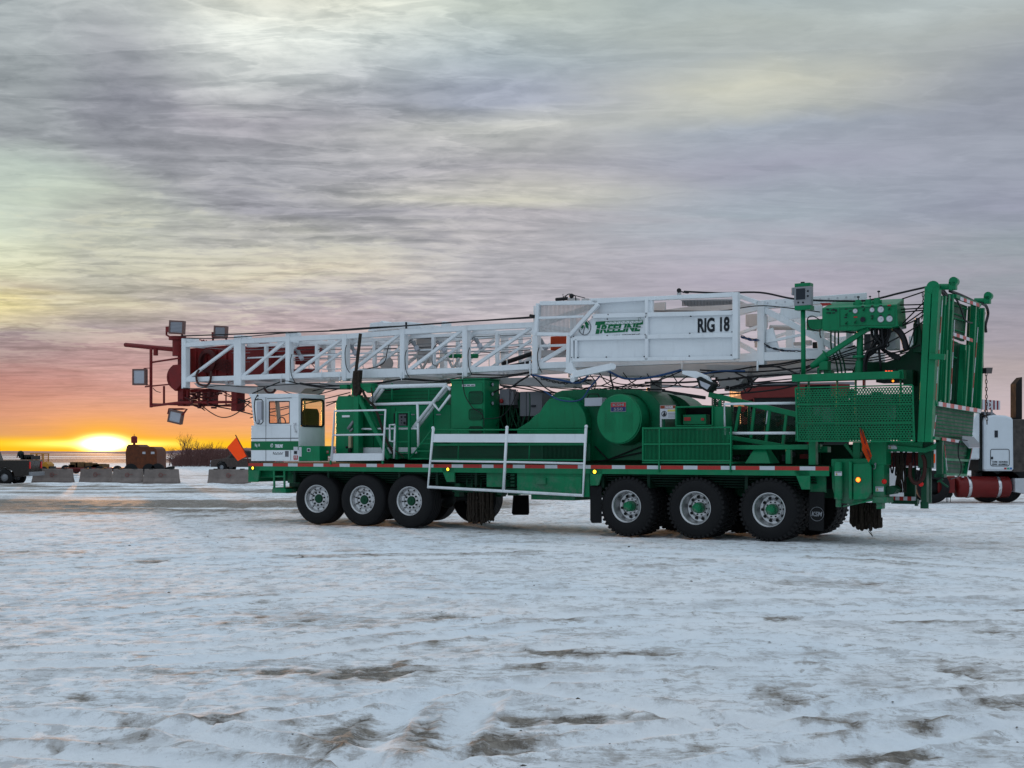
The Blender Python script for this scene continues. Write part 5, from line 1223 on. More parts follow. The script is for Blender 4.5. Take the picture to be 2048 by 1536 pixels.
# ---------------------------------------------------------------- driller's side: platform, console, gauges
VP = -.12
mb = MB(); expanded(mb, 1592, 776, 1826, 882, VP, .05, .075, .0105)
for a_, b2 in (((1591, 776), (1825, 770)), ((1592, 809), (1827, 808)), ((1593, 846), (1828, 846)), ((1595, 882), (1828, 883))): pbar(mb, a_, b2, VP - .012, .022, .02)
for a_, b2 in (((1591, 776), (1596, 882)), ((1825, 770), (1829, 883))): pbar(mb, a_, b2, VP - .012, .025, .02)
B(mb, 'mesh_guard', GREEN, 0)
mb = MB(); pbar(mb, (1588, 757), (1803, 750), .0, .13, .25); pb(mb, 1588, 752, 1594, 763, -.1, .1); pbar(mb, (1800, 750), (1810, 749), .1, .16, .2)
for x in (1595, 1615, 1672, 1709, 1799): pb(mb, x, 760, x + 2.5, 880, .05, .12)
pb(mb, 1617, 883, 1631, 930, .1, .25); pb(mb, 1706, 884, 1720, 918, .3, .45); pb(mb, 1636, 893, 1655, 905, .5, .7); pb(mb, 1580, 889, 1640, 899, .3, .45)
pbar(mb, (1690, 888), (1712, 916), .4, .06, .05)
B(mb, 'driller_platform', GREEN)
# screen on its pole
mb = MB(); pt(mb, [(1606, 619), (1607, 752)], .1, .042, n=14); pole = B(mb, 'screen_pole', GREEN, 0)
mb = MB(); pb(mb, 1589, 566, 1620, 573, .02, .2); pb(mb, 1589, 611, 1621, 619.5, .0, .2); pb(mb, 1601, 563.5, 1608, 567, .05, .1, 1); B(mb, 'screen_hood', [GREEN, DARK], .004, pole)
mb = MB(); pb(mb, 1588, 573, 1621.5, 611, .0, .14); pb(mb, 1582.5, 575, 1588, 590, .05, .14); sbx = B(mb, 'screen_case', STEEL, .008, pole)
mb = MB(); pb(mb, 1592, 577, 1610, 599, -.008, 0); B(mb, 'screen', SCREEN, 0, pole)
mb = MB()
for x, y in ((1615.5, 582), (1615.5, 592), (1596.5, 605), (1606, 605)): mb = MB(); mb.cyl(L(x, y, -.012), L(x, y, .0), .018, n=10); B(mb, 'screen_button', INK, 0, pole)
# console
vc = .0
mb = MB()
mb.prism([L(1644, 661, vc), L(1712, 661, vc), L(1732, 655, vc), L(1779, 656, vc), L(1796, 652, vc), L(1793, 609, vc), L(1679, 614.5, vc), L(1644, 616.5, vc)], (0, .55, 0))
f0, f1 = L(1644, 616.3, vc), L(1793, 608.8, vc); b0, b1 = f0 + Vector((.02, .55, .16)), f1 + Vector((-.02, .55, .16))
mb.prism([f0, f1, b1, b0], (0, 0, -.02)); mb.prism([f0 + Vector((0, 0, -.02)), b0, b0 - Vector((0, 0, .2))], (.02, 0, 0)); mb.prism([f1 + Vector((0, 0, -.02)), b1, b1 - Vector((0, 0, .2))], (-.02, 0, 0))
con = B(mb, 'control_console', GREEN, .01)
mb = MB(); mb.tube([L(x, y, vc - .003) for x, y in ((1680, 652), (1790, 650), (1790, 612), (1680, 618), (1680, 652))], .004, 4)
pb(mb, 1679.2, 615, 1680, 655, vc - .004, vc); B(mb, 'console_seam', DGREEN, 0, con)
mb = MB(); pb(mb, 1613, 638.5, 1644, 659, vc + .15, vc + .5); B(mb, 'console_tray', GREEN, .006, con)
mb = MB()
for x, y, r in ((1710.3, 622, .035), (1744, 619.8, .035), (1761.5, 619, .048), (1761.5, 638.4, .048), (1778.8, 637.5, .048)):
    mb.cyl(L(x, y, vc - .03), L(x, y, vc), r + .008, n=24, m=1); mb.cyl(L(x, y, vc - .034), L(x, y, vc - .028), r, n=24)
    mb.bar(L(x, y, vc - .037), L(x, y, vc - .037) + Vector((r * .5, 0, r * .5)), .004, .002, 1)
B(mb, 'console_gauge', [TWHT, STEEL], 0, con)
mb = MB(); rnd = random.Random(2); mb.cyl(L(1725.5, 639, vc - .05), L(1725.5, 639, vc), .045, n=18)
for x, y in ((1692, 630), (1710, 645), (1692, 647), (1727, 620), (1744, 637), (1778, 618)):
    mb.cyl(L(x, y, vc - .06), L(x, y, vc), .018, n=10, m=1); mb.tube([L(x - 1, y + 1, vc - .06), L(x + 3, y - 4, vc - .08)], .01, 5, 1)
for x, y in ((1655, 618.5), (1664, 620), (1671, 620), (1655, 626), (1667, 626), (1692, 618), (1700, 622), (1691, 635), (1725, 613), (1744, 612), (1761, 611.5), (1761, 631), (1778, 630), (1744, 632)):
    pb(mb, x - 2.5, y - 1.2, x + 2.8, y + 1., vc - .006, vc)
for x, y in ((1656, 619), (1667, 619), (1660, 626), (1672, 622)): mb.cyl(L(x, y, vc - .03), L(x, y, vc), .016, n=8)
for x, y in ((1711, 634), (1778.5, 610.5)): pb(mb, x - 3.5, y - 1.4, x + 3.5, y + 1.4, vc - .006, vc, 2)
B(mb, 'console_controls', [INK, DGREEN, TRED], 0, con)
mb = MB()
for x, y in ((1716, 607), (1737, 606), (1754, 603)):
    p = L(x, y, .2); mb.cyl(p - Vector((0, 0, .05)), p + Vector((0, 0, .06)), .065, .05, 14); mb.box(p.x - .1, p.x + .1, p.y - .04, p.y + .04, p.z - .06, p.z - .03); mb.cyl(p + Vector((-.08, 0, 0)), p + Vector((.08, 0, 0)), .03, n=10)
for x, yb, yt, r in ((1717, 602, 594, .028), (1740.5, 601, 593, .022), (1758, 597, 583, .028)):
    mb.tube([L(x, yb, .2), L(x - .5, yt, .2)], .008, 6, 1); mb.ball(L(x - .5, yt, .2), r, 1, .6)
B(mb, 'console_levers', [GREEN, INK], .004, con)
mb = MB(); pp(mb, [(1640, 606), (1660, 606), (1665, 610), (1645, 612)], .3, .302); B(mb, 'console_sticker', TRED, 0, con)
mb = MB(); mb.cyl(L(1720, 661, .3), L(1720, 750, .3), .058, n=16); mb.cyl(L(1720, 711, .3), L(1720, 716, .3), .13, n=18); mb.cyl(L(1720, 722, .3), L(1720, 750, .3), .075, .10, 16)
pbar(mb, (1738, 656), (1656, 709), .15, .085, .08); mb.cyl(L(1653, 711, .15), L(1628, 730, .15), .085, .06, 16); mb.ball(L(1626, 731, .15), .055)
pb(mb, 1638, 722, 1655, 740, .1, .3); pb(mb, 1634, 735, 1639, 750, .15, .25); pb(mb, 1647, 740, 1662, 752, .2, .4); pp(mb, [(1648, 712), (1644, 700), (1652, 706), (1658, 714)], .1, .2)
B(mb, 'console_support', GREEN)
mb = MB(); rnd = random.Random(11)
for k in range(15):
    x = 1743 + k * 2.6; v = rnd.uniform(.1, .4); xm = 1752 + rnd.uniform(-8, 26); pt(mb, [(x, 655), (x + rnd.uniform(-1, 1), 672), (xm, 690), (1740 + rnd.uniform(-6, 12), 702), (1733 + rnd.uniform(-4, 4), 716), (1730 + rnd.uniform(-3, 3), 738), (1730, 748)], v, rnd.uniform(.013, .02), 0, True, 6)
for k in range(6): pt(mb, [(1745 + 6 * k, 670), (1765 + rnd.uniform(-4, 4), 698), (1790 + rnd.uniform(-6, 6), 708 + k * 2), (1800, 716)], .35, .018, 0, True, 6)
pt(mb, [(1758, 700), (1760, 720), (1762, 745)], .2, .022); pt(mb, [(1788, 655), (1800, 665), (1808, 680), (1813, 700)], .25, .055, 0, True, 10)
pt(mb, [(1640, 640), (1625, 632), (1615, 638), (1618, 655), (1630, 661), (1640, 662)], .0, .01, 0, True, 6); pt(mb, [(1640, 658), (1640, 670), (1642, 676)], .0, .012)
for x in (1662, 1670, 1677): pt(mb, [(x, 661), (x, 690), (x + 3, 705), (x + 10, 722), (x + 14, 748)], .4, .016, 1, True, 6)
pb(mb, 1728, 668, 1741, 700, .5, .7, 2); pt(mb, [(1680, 661), (1700, 665), (1712, 666)], .2, .014, 0, True)
B(mb, 'console_hoses', [BLACK, DGREEN, GREYBOX], 0)
for p in ([(1600, 738), (1660, 715), (1720, 692), (1790, 660), (1850, 620)], [(1600, 742), (1680, 712), (1760, 692), (1830, 655), (1862, 628)], [(1605, 745), (1700, 710), (1790, 705), (1840, 690)], [(1790, 662), (1830, 622), (1862, 590)], [(1796, 655), (1840, 635), (1875, 600)], [(1800, 610), (1850, 609)], [(1800, 619), (1850, 616)], [(1800, 625), (1850, 620)], [(1804, 598), (1852, 582)], [(1816, 700), (1826, 668), (1834, 640)]): cable(p, .3, .012)
# dark green saddle and level display behind the console
mb = MB(); pp(mb, [(1702, 752), (1706, 738), (1716, 722), (1728, 722), (1745, 724), (1772, 724), (1795, 716), (1812, 706), (1826, 692), (1832, 665), (1840, 663), (1852, 663), (1848, 885), (1826, 885), (1825, 760)], .7, 1.0)
pp(mb, [(1826, 705), (1826, 648), (1830, 642), (1838, 644), (1842, 660), (1844, 705)], .45, .7); pb(mb, 1806, 740, 1826, 770, .4, .9)
B(mb, 'saddle', DGREEN, .01)
mb = MB(); pt(mb, [(1829, 640), (1832, 655), (1828, 690), (1800, 705)], .42, .02, 0, True); mb.cyl(L(1835, 636, .45), L(1835, 648, .45), .04, n=12, m=1); B(mb, 'saddle_jack', [DGREEN, STEEL], 0)
mb = MB(); pb(mb, 1768, 739, 1792, 750, .02, .08); dsp = B(mb, 'level_display', DARK, .004)
mb = MB()
for x in (1772, 1777.5, 1783):
    for q in range(2): p = L(x, 742.3 + q * 3.2, .012); mb.box(p.x - .014, p.x + .018, p.y, p.y + .004, p.z - .006, p.z + .008)
B(mb, 'display_digits', mat('lit_red_digits', (.8, .05, .02), emis=(1, .08, .03), es=2.2), 0, dsp)
mb = MB(); mb.ball(L(1786, 762, .0), .02); B(mb, 'amber_indicator', mat('orange_lamp', (.8, .2, .02), emis=(1, .25, .02), es=2.), 0)
mb = MB(); pb(mb, 1725, 760, 1728, 776, .5, .6); pb(mb, 1752, 758, 1800, 764, .5, 1.0, 1); B(mb, 'platform_gear', [TRED, DARK], 0)
# ---------------------------------------------------------------- rear work platform folded upright
def lean(x0, y0, x1, y1, v, w, h_, m=0): pbar(mb, (x0, y0), (x1, y1), v, w, h_, m)
mb = MB()
lean(1859, 574, 1844, 884, .02, .115, .2); lean(1874, 576, 1858, 884, .02, .11, .2); lean(1866, 575, 1864.5, 606, .03, .07, .15); lean(1862, 740, 1860, 750, .03, .07, .15); lean(1854, 850, 1851, 884, .03, .07, .15)
mb.cyl(L(1866, 574.5, -.08), L(1866, 574.5, .12), .11, n=20); pbar(mb, (1859, 713), (1890, 714), -.1, .10, .08)
up_ = B(mb, 'platform_upright', GREEN, .008)
mb = MB(); lean(1866, 606, 1852, 850, .06, .06, .04); B(mb, 'upright_slot', DARK, 0, up_)
# plane of the platform: through the near upright, leaning a little with it
pA, pB = L(1880, 592, .15), L(1867, 880, .15); dirU = (pB - pA).normalized(); nP = dirU.cross(Vector((0, 1, 0))).normalized()
def R_(px, py, off=0.): return PL(px, py, pA + nP * off, nP)
nP_out = nP if nP.x > 0 else -nP
def rq(pts, th_, off=0., m=0):
    P = [R_(x, y) + nP_out * off for x, y in pts]; mb.prism(P, -nP_out * th_, m)
def rbar(a, b_, w, h_, off=0., m=0):
    p, q = R_(*a) + nP_out * off, R_(*b_) + nP_out * off
    d = (q - p).normalized(); s_ = d.cross(nP_out).normalized(); vs = [c + s_ * (w / 2 * i) + nP_out * (h_ / 2 * j) for c in (p, q) for i, j in ((-1, -1), (1, -1), (1, 1), (-1, 1))]
    mb.add(vs, [(0, 1, 2, 3), (7, 6, 5, 4), (0, 4, 5, 1), (1, 5, 6, 2), (2, 6, 7, 3), (3, 7, 4, 0)], m)
mb = MB()
rq([(1877, 590), (1903, 592), (1894, 812), (1868, 806)], .1, -.1, 1)  # darker green on the recessed plates stands in for their shade
for a_, b2 in (((1882, 592), (1870, 808)), ((1889, 592), (1878, 806)), ((1896, 590), (1887, 812)), ((1904, 588), (1895, 812)), ((1929, 690), (1922, 816)), ((1936, 690), (1928, 818)), ((1950, 608), (1940, 820)), ((1956, 612), (1947, 822)), ((1966, 616), (1959, 822))): rbar(a_, b2, .11, .1, -.02)
rq([(1928, 685), (1945, 690), (1938, 822), (1920, 818)], .08, -.12, 1)
rq([(1953, 612), (1970, 618), (1961, 822), (1944, 818)], .08, -.08, 1)
rq([(1906, 596), (1948, 612), (1942, 683), (1902, 668)], .06, -.12, 1)
rq([(1902, 672), (1928, 684), (1925, 722), (1901, 712)], .06, -.12, 1)
rq([(1872, 810), (1957, 824), (1952, 886), (1864, 876)], .06, -.08, 1)
rbar((1905, 592), (1955, 610), .06, .1, .02); rbar((1870, 808), (1958, 823), .07, .08); rbar((1865, 876), (1952, 886), .05, .08)
wp = B(mb, 'rear_platform', [GREEN, DGREEN], .005)
mb = MB()
for a_, b2 in (((1907, 607), (1946, 618)), ((1905, 632), (1944, 643)), ((1905, 622), (1938, 633)), ((1903, 655), (1940, 665)), ((1902, 676), (1926, 686)), ((1901, 708), (1924, 716)), ((1870, 838), (1952, 850)), ((1870, 835), (1950, 847))): rbar(a_, b2, .02, .03, -.1)
for k in range(8): rbar((1871, 816 + k * 7.5), (1953, 829 + k * 7), .018, .02, -.075)
for a_, b2 in (((1889, 610), (1877, 800)), ((1955, 618), (1946, 815)), ((1899, 620), (1892, 700)), ((1926, 700), (1922, 812))): rbar(a_, b2, .012, .03, .04)
B(mb, 'platform_slats', mat('worn_green_slats', (.008, .15, .06), .6, spec=.08), 0, wp)
mb = MB()
def tape(a, b_, n_, w=.07, off=.035):
    for k in range(n_):
        f0_, f1_ = k / n_, (k + 1) / n_; rbar((a[0] + (b_[0] - a[0]) * f0_, a[1] + (b_[1] - a[1]) * f0_), (a[0] + (b_[0] - a[0]) * f1_, a[1] + (b_[1] - a[1]) * f1_), w, .008, off, k % 2)
tape((1872, 807.5), (1957, 822), 11, .075, .045); tape((1902.5, 668), (1942, 681), 6, .06, .03); tape((1912, 597), (1950, 611), 6, .06, .075)
tape((1904, 640), (1896, 800), 5, .025, .045); tape((1951, 655), (1939, 806), 5, .025, .045); tape((1879.5, 600), (1866, 800), 6, .02, .045); tape((1867, 830), (1862, 872), 3, .02, .045)
B(mb, 'platform_tape', [TWHT, TRED], 0, wp)
# lower flap
mb = MB(); rq([(1878, 878), (1940, 886), (1927, 950), (1885, 948)], .06, .0, 1)
for a_, b2 in (((1879, 878), (1886, 948)), ((1939, 886), (1927, 950)), ((1886, 948), (1927, 950)), ((1882, 918), (1932, 921))): rbar(a_, b2, .045, .06, .03)
flp = B(mb, 'lower_flap', [GREEN, DGREEN], .004)
mb = MB()
for k in range(6): rbar((1887, 890 + k * 9), (1930 - k * 1.4, 893 + k * 9), .014, .02, .04)
B(mb, 'flap_slats', mat('worn_green_flap', (.008, .14, .055), .6, spec=.08), 0, flp)
mb = MB(); tape((1877, 877.5), (1912, 883), 4, .05, .06); tape((1881, 890), (1886, 940), 2, .02, .07); tape((1937, 895), (1928, 940), 2, .02, .07); B(mb, 'flap_tape', [TRED, TWHT], 0, flp)
mb = MB(); p = R_(1933, 880) + nP_out * .15
fm = [R_(1917, 871) + nP_out * .06, R_(1940, 872) + nP_out * .06, R_(1942, 886) + nP_out * .16, R_(1920, 887) + nP_out * .16]; mb.prism(fm, (0, 0, -.07)); fl2 = B(mb, 'rear_floodlight', STEEL, .01)
mb = MB(); mb.prism([f_ + Vector((0, 0, -.072)) for f_ in fm], (0, 0, -.01)); B(mb, 'rear_floodlight_lens', LAMPG, 0, fl2)
cb = MB(); cb.tube([R_(1912, 880) + nP_out * .2, R_(1902, 882) + nP_out * .15, R_(1903, 910) + nP_out * .12, R_(1909, 930) + nP_out * .12, R_(1905, 950) + nP_out * .12, R_(1888, 958) + nP_out * .1], .01, 6, 0, True); B(cb, 'cable', BLACK, 0)
# exhaust like heads on top, top hoses
mb = MB()
for x0, x1, xh, y, yh, v in ((1879, 1913, 1906, 573.5, 561, .15), (1949, 1981, 1975, 602, 590, 3.4)):
    p = L(x0, y, v); q = L(x1, y, v); h_ = L(xh, yh, v)
    mb.cyl(p, q, .052 * (1 if v < 1 else 1.1), n=16); w_ = (q.x - h_.x); mb.box(h_.x - .06, q.x, v - .07, v + .07, q.z - .05, h_.z - .02); mb.cyl(Vector((h_.x - .06 + .08, v - .07, h_.z - .02)), Vector((h_.x - .06 + .08, v + .07, h_.z - .02)), .075, n=18)
B(mb, 'platform_lamp_heads', GREEN, .008)
mb = MB(); rnd = random.Random(7)
mb.tube([R_(1900, 582), R_(1925, 592), R_(1950, 604)], .03, 8, 0, True)
pt(mb, [(1862, 574), (1872, 571), (1880, 573)], .0, .02, 0, True)
for k in range(9): mb.tube([R_(1885 + rnd.uniform(-4, 6), 578 + rnd.uniform(0, 5)), R_(1892 + rnd.uniform(-6, 6), 590 + rnd.uniform(-3, 6)), R_(1898 + rnd.uniform(-8, 6), 602 + rnd.uniform(-6, 8))], rnd.uniform(.012, .022), 5, 0, True)
mb.tube([R_(1907, 590), R_(1920, 612), R_(1930, 640), R_(1944, 646)], .018, 6, 0, True); mb.tube([R_(1960, 606), R_(1972, 612), R_(1976, 628), R_(1971, 650), R_(1972, 664)], .028, 8, 0, True); mb.tube([R_(1970, 625), R_(1967, 650), R_(1966, 700), R_(1966, 735)], .012, 6, 0, True)
mb.prism([R_(1962, 736), R_(1975, 735), R_(1973, 747), R_(1962, 747)], nP_out * .1)
B(mb, 'platform_hoses', [BLACK], 0)
def rchain(name, pts, pitch=.06):
    P = [R_(*a) + nP_out * .05 for a in pts]; mbx = MB(); d = 0; nxt = 0; k = 0
    for a, b_ in zip(P, P[1:]):
        ln = (b_ - a).length; dr = (b_ - a).normalized()
        while nxt < d + ln:
            c = a + dr * (nxt - d); side = Vector((0, 1, 0)) if k % 2 else nP_out
            mbx.tube([c + dr * pitch * .62 * math.cos(t_) + side * .018 * math.sin(t_) for t_ in [i * math.pi / 4 for i in range(9)]], .008, 4); nxt += pitch; k += 1
        d += ln
    B(mbx, name, BLACK, 0)
rchain('hanging_chain', [(1967, 748), (1968, 830), (1969, 850)], .075); chain('hanging_chain', [(1846, 590), (1848, 620), (1843, 640)], .0)
# ---------------------------------------------------------------- lower rear: outrigger box, hitch, flag
mb = MB()
pp(mb, [(1662, 918), (1740, 917), (1740, 990), (1728, 1004), (1700, 1009), (1672, 1004), (1664, 975)], .12, .55)
mb.cyl(L(1677, 924, .05), L(1677, 998, .05), .075, n=18); mb.cyl(L(1677, 998, .05), L(1677, 1014, .05), .05, n=14)
pp(mb, [(1697, 922), (1703, 924), (1703, 1000), (1697, 998)], .02, .12)
pp(mb, [(1706, 928), (1738, 926), (1742, 935), (1742, 985), (1733, 998), (1706, 1000)], .06, .12)
pb(mb, 1745, 884, 1768, 1000, .2, .55); pb(mb, 1741, 880, 1772, 930, .18, .5); pb(mb, 1752, 1000, 1764, 1018, .2, .4); pb(mb, 1744, 994, 1773, 1006, .15, .6)
pbar(mb, (1686, 1013), (1745, 1000), .1, .03, .05); pb(mb, 1705, 884, 1845, 903, .35, .6)
pp(mb, [(1790, 890), (1848, 896), (1868, 888), (1875, 884), (1872, 898), (1850, 905), (1800, 903)], .3, .45)
orb = B(mb, 'outrigger_box', GREEN, .01)
mb = MB(); pb(mb, 1782, 998, 1834, 1008, 1.0, 1.15); pb(mb, 1836, 884, 1862, 936, .4, .6); pb(mb, 1842, 936, 1853, 1008, .45, .65); mb.cyl(L(1849, 1004, .5), L(1849, 1017, .5), .07, n=14); pb(mb, 1829, 1005, 1834, 1012, .9, 1.0)
pb(mb, 1854, 905, 1861, 1006, .8, .9); pb(mb, 1808, 935, 1830, 998, 1.1, 1.2, 0); pp(mb, [(1771, 974), (1785, 971), (1794, 979), (1787, 988), (1772, 990)], .3, .6); pb(mb, 1872, 884, 1884, 955, .3, .4); pb(mb, 1868, 948, 1888, 955, .3, .5)
pbar(mb, (1880, 962), (1896, 974), .3, .03, .03); pbar(mb, (1874, 964), (1886, 958), .3, .03, .03)
B(mb, 'hitch_frame', DGREEN, .006)
mb = MB(); p0_, p1_ = L(1783, 996.5, .99), L(1831, 996.5, .99)
for k in range(6): mb.box(p0_.x + (p1_.x - p0_.x) * k / 6, p0_.x + (p1_.x - p0_.x) * (k + 1) / 6, .985, .998, p0_.z - .035, p0_.z + .035, k % 2)
B(mb, 'hitch_tape', [TRED, TWHT], 0)
mb = MB(); rnd = random.Random(14)
for k in range(14): x = rnd.uniform(1791, 1808); pt(mb, [(x, 905), (x + rnd.uniform(-4, 4), 925), (x + rnd.uniform(-3, 5), 950), (x + rnd.uniform(-2, 4), 970), (x + 3, 985)], rnd.uniform(.6, .8), .018, 0, True, 5)
pt(mb, [(1822, 925), (1820, 950), (1828, 965), (1840, 964), (1848, 950), (1850, 925), (1845, 910)], .4, .035, 1, True, 8); pt(mb, [(1790, 905), (1780, 930), (1772, 960)], .6, .012, 0, True)
pt(mb, [(1783, 998), (1778, 1006), (1790, 1000)], .6, .012); pb(mb, 1768, 905, 1850, 932, 1.8, 1.9, 2)
B(mb, 'hitch_hoses', [BROWN, mat('red_brown_hose', (.05, .015, .012), .6), BKRED], 0)
for x, y, v in ((1768.5, 963, .2), (1842, 968, .42)):
    mb = MB(); p = L(x, y, v); mb.lathe([(.001, -.04), (.035, -.03), (.045, 0)], p, 16); B(mb, 'tail_lamp', REDG, 0)
mb = MB(); p = L(1716.5, 959.5, .05); mb.lathe([(.001, -.035), (.03, -.03), (.042, 0)], p, 20); mb.lathe([(.05, .006), (.05, -.012), (.042, -.018)], p, 20, 1); B(mb, 'lit_red_lamp', [REDL, REDG], 0, orb, 'lit red lamp on the outrigger box')
mb = MB()
for x0, y0, x1, y1, v in ((1669.5, 943, 1683.5, 951.5, -.035), (1751, 973, 1767, 983, .19), (1777, 890, 1794, 898, .33)):
    pb(mb, x0, y0, x1, y1, v, v + .01); pp(mb, [(x0 + 1.5, y1 - 1.5), (x0 + 3.5, y0 + 2.5), (x0 + 5.5, y1 - 1.5)], v - .004, v, 1); pb(mb, x0 + 1, y0 + .8, x1 - 1, y0 + 2, v - .004, v, 2)
B(mb, 'caution_sticker', [TWHT, mat('caution_yellow', (.4, .3, .05), .5), GREYBOX], 0)
mb = MB(); pt(mb, [(1751, 931), (1749, 928), (1752, 926.5), (1751, 931), (1750, 937), (1746, 938)], .15, .007, 0, True); B(mb, 'hook', STEEL, 0)
# flags
def flag(pts, label, staff, v):
    mb = MB(); n = 10
    a, b_, c_, d_ = pts
    vs = []
    for i in range(n + 1):
        for j in range(n + 1):
            s_, t_ = i / n, j / n; x = (a[0] * (1 - s_) + b_[0] * s_) * (1 - t_) + (d_[0] * (1 - s_) + c_[0] * s_) * t_; y = (a[1] * (1 - s_) + b_[1] * s_) * (1 - t_) + (d_[1] * (1 - s_) + c_[1] * s_) * t_
            vs.append(L(x, y, v + .03 * math.sin(s_ * 7 + t_ * 4)))
    mb.add(vs, [(i * (n + 1) + j, (i + 1) * (n + 1) + j, (i + 1) * (n + 1) + j + 1, i * (n + 1) + j + 1) for i in range(n) for j in range(n)], 0, True)
    f_ = B(mb, 'warning_flag', FLAGM, 0, None, label)
    if staff: mb = MB(); pt(mb, staff, v - .01, .013, 0, False, 6); B(mb, 'flag_staff', BKRED, 0, f_)
FLAGM = mat('orange_flag_cloth', (.9, .10, .02), .8, var=.05); nt_ = FLAGM.node_tree; b_n = nt_.nodes['Principled BSDF']; trl = nt_.nodes.new('ShaderNodeBsdfTranslucent'); trl.inputs[0].default_value = (1, .12, .03, 1); mxs = nt_.nodes.new('ShaderNodeMixShader'); mxs.inputs[0].default_value = .55
nt_.links.new(b_n.outputs[0], mxs.inputs[1]); nt_.links.new(trl.outputs[0], mxs.inputs[2]); nt_.links.new(mxs.outputs[0], nt_.nodes['Material Output'].inputs[0])
flag([(473, 874), (494, 912), (475.5, 922), (454, 895)], 'orange warning flag slanting out ahead of the cab', [(471, 870), (495, 914), (497, 930)], .05)
flag([(1719, 856), (1727, 880), (1743, 919), (1722, 884)], 'limp orange warning flag hanging at the rear guard', None, -.16)
flag([(1725, 858), (1744, 912), (1737, 925), (1724, 900)], 'limp orange warning flag hanging at the rear guard', [(1720, 856), (1741, 917)], -.15)
# ------------------------------------------------------------------ everything else on the yard
def Wp(px, py, D): return Vector(((px - 1024) / F * D, D, HC + (HY - py) / F * D))
def pickup(label, cat_, px_rear_or_nose, D, facing, paint, group):
    """facing -1: nose to the left; the base is under the nose"""
    root = thing('pickup_truck', label, cat_, ((px_rear_or_nose - 1024) / F * D, D, 0), 0 if facing == -1 else 0, group)
    S = lambda pts: [Vector((x, 0, z)) for x, z in pts]
    mb = MB(); Wd = 1.95
    arch = lambda cx: [(cx + .5 * math.cos(R(a)), .42 + .5 * math.sin(R(a))) for a in range(180, -1, -30)]
    low = [(.05, .42)] + [(x, z) for x, z in arch(1.05)] + [(x, z) for x, z in arch(4.55)] + [(5.75, .5)]
    body = low + [(5.8, 1.28), (3.85, 1.28), (3.85, 1.12), (3.6, 1.12), (1.45, 1.15), (1.2, 1.12), (.25, 1.02), (.06, .9)]
    mb.prism(S(body), (0, Wd, 0))
    mb.prism([Vector((x, y, z)) for x, y, z in ((1.35, .06, 1.12), (3.85, .06, 1.2), (3.62, .16, 1.74), (3.4, .18, 1.80), (2.3, .18, 1.80), (2.1, .16, 1.74))], (0, Wd - .25, 0))
    bd = mb.build('body', paint, root, .03)
    mb = MB()
    for y in (.045, Wd - .055):
        mb.prism([Vector((x, y, z)) for x, z in ((1.7, 1.2), (2.6, 1.22), (2.6, 1.68), (2.2, 1.68))], (0, .02, 0)); mb.prism([Vector((x, y, z)) for x, z in ((2.7, 1.22), (3.65, 1.24), (3.5, 1.68), (2.7, 1.68))], (0, .02, 0))
    mb.prism([Vector((1.42, .2, 1.18)), Vector((2.08, .2, 1.72)), Vector((2.08, Wd - .2, 1.72)), Vector((1.42, Wd - .2, 1.18))], (-.02, 0, .02))
    mb.build('window', glass_dark, root)
    mb = MB(); mb.box(-.05, .12, .05, Wd - .05, .45, .68); mb.box(5.76, 5.92, .05, Wd - .05, .48, .68); [m_.build('bumper', STEEL, root, .02) for m_ in mb.split()]
    w_ = None
    for cx in (1.05, 4.55):
        for y in (-.02, Wd - .26):
            if w_ is None:
                mb = MB(); mb.lathe([(.2, 0), (.36, 0), (.4, .04), (.4, .24), (.36, .28), (.2, .28)], (0, 0, 0), 28); mb.lathe([(.001, .04), (.2, .02), (.2, .26)], (0, 0, 0), 20, 1); w_ = mb.build('wheel', [RUBBER, STEEL], root); w_.location = (cx, y, .40)
            else: c2 = w_.copy(); COL.objects.link(c2); c2.parent = root; c2.location = (cx, y, .40)
    for y in (.05, Wd - .3):
        mb = MB(); mb.box(-.01, .06, y, y + .25, .78, .95); mb.build('headlight', LAMPG, root, .01)
        mb = MB(); mb.box(5.78, 5.83, y, y + .12, .85, 1.2); mb.build('taillight', REDG, root, .01)
    if facing == 1: root.rotation_euler = (0, 0, R(180))
    return root
glass_dark = mat('dark_window_glass', (.02, .018, .016), .05)
gp = 'pickups parked beyond the yard edge'
r1 = pickup('dark brown pickup at the left edge of the photo, its bed loaded', 'pickup', 62 - 5.9 * F / 66, 66, -1, CARDK, gp); r1.location.z = -.05
r2 = pickup('small dark pickup with bright roof edge parked behind the orange flag', 'pickup', 420, 108, -1, CARBR, gp); r2.rotation_euler = (0, 0, R(-14))
mb = MB(); rnd = random.Random(21); k = 66 / F
for q in range(9): x = rnd.uniform(36, 58); mb.box(*sorted(((x - 1024) * k, (x + 4 - 1024) * k)), 66.3, 67.6, 1.25, 1.25 + rnd.uniform(.1, .3))
mb.tube([Wp(34, 915, 66.5), Wp(36, 909, 66.5), Wp(40, 909, 66.5), Wp(43, 915, 66.5)], .03, 5)
mb.ball(Wp(41.5, 908, 67), .17, 0, 1.0); mb.cyl(Wp(41.5, 916, 67), Wp(41.5, 908, 67), .1, n=10)
o = mb.build('equipment_load', DARK); o['label'] = 'dark round topped equipment lying in the bed of the left edge pickup'; o['category'] = 'cargo'
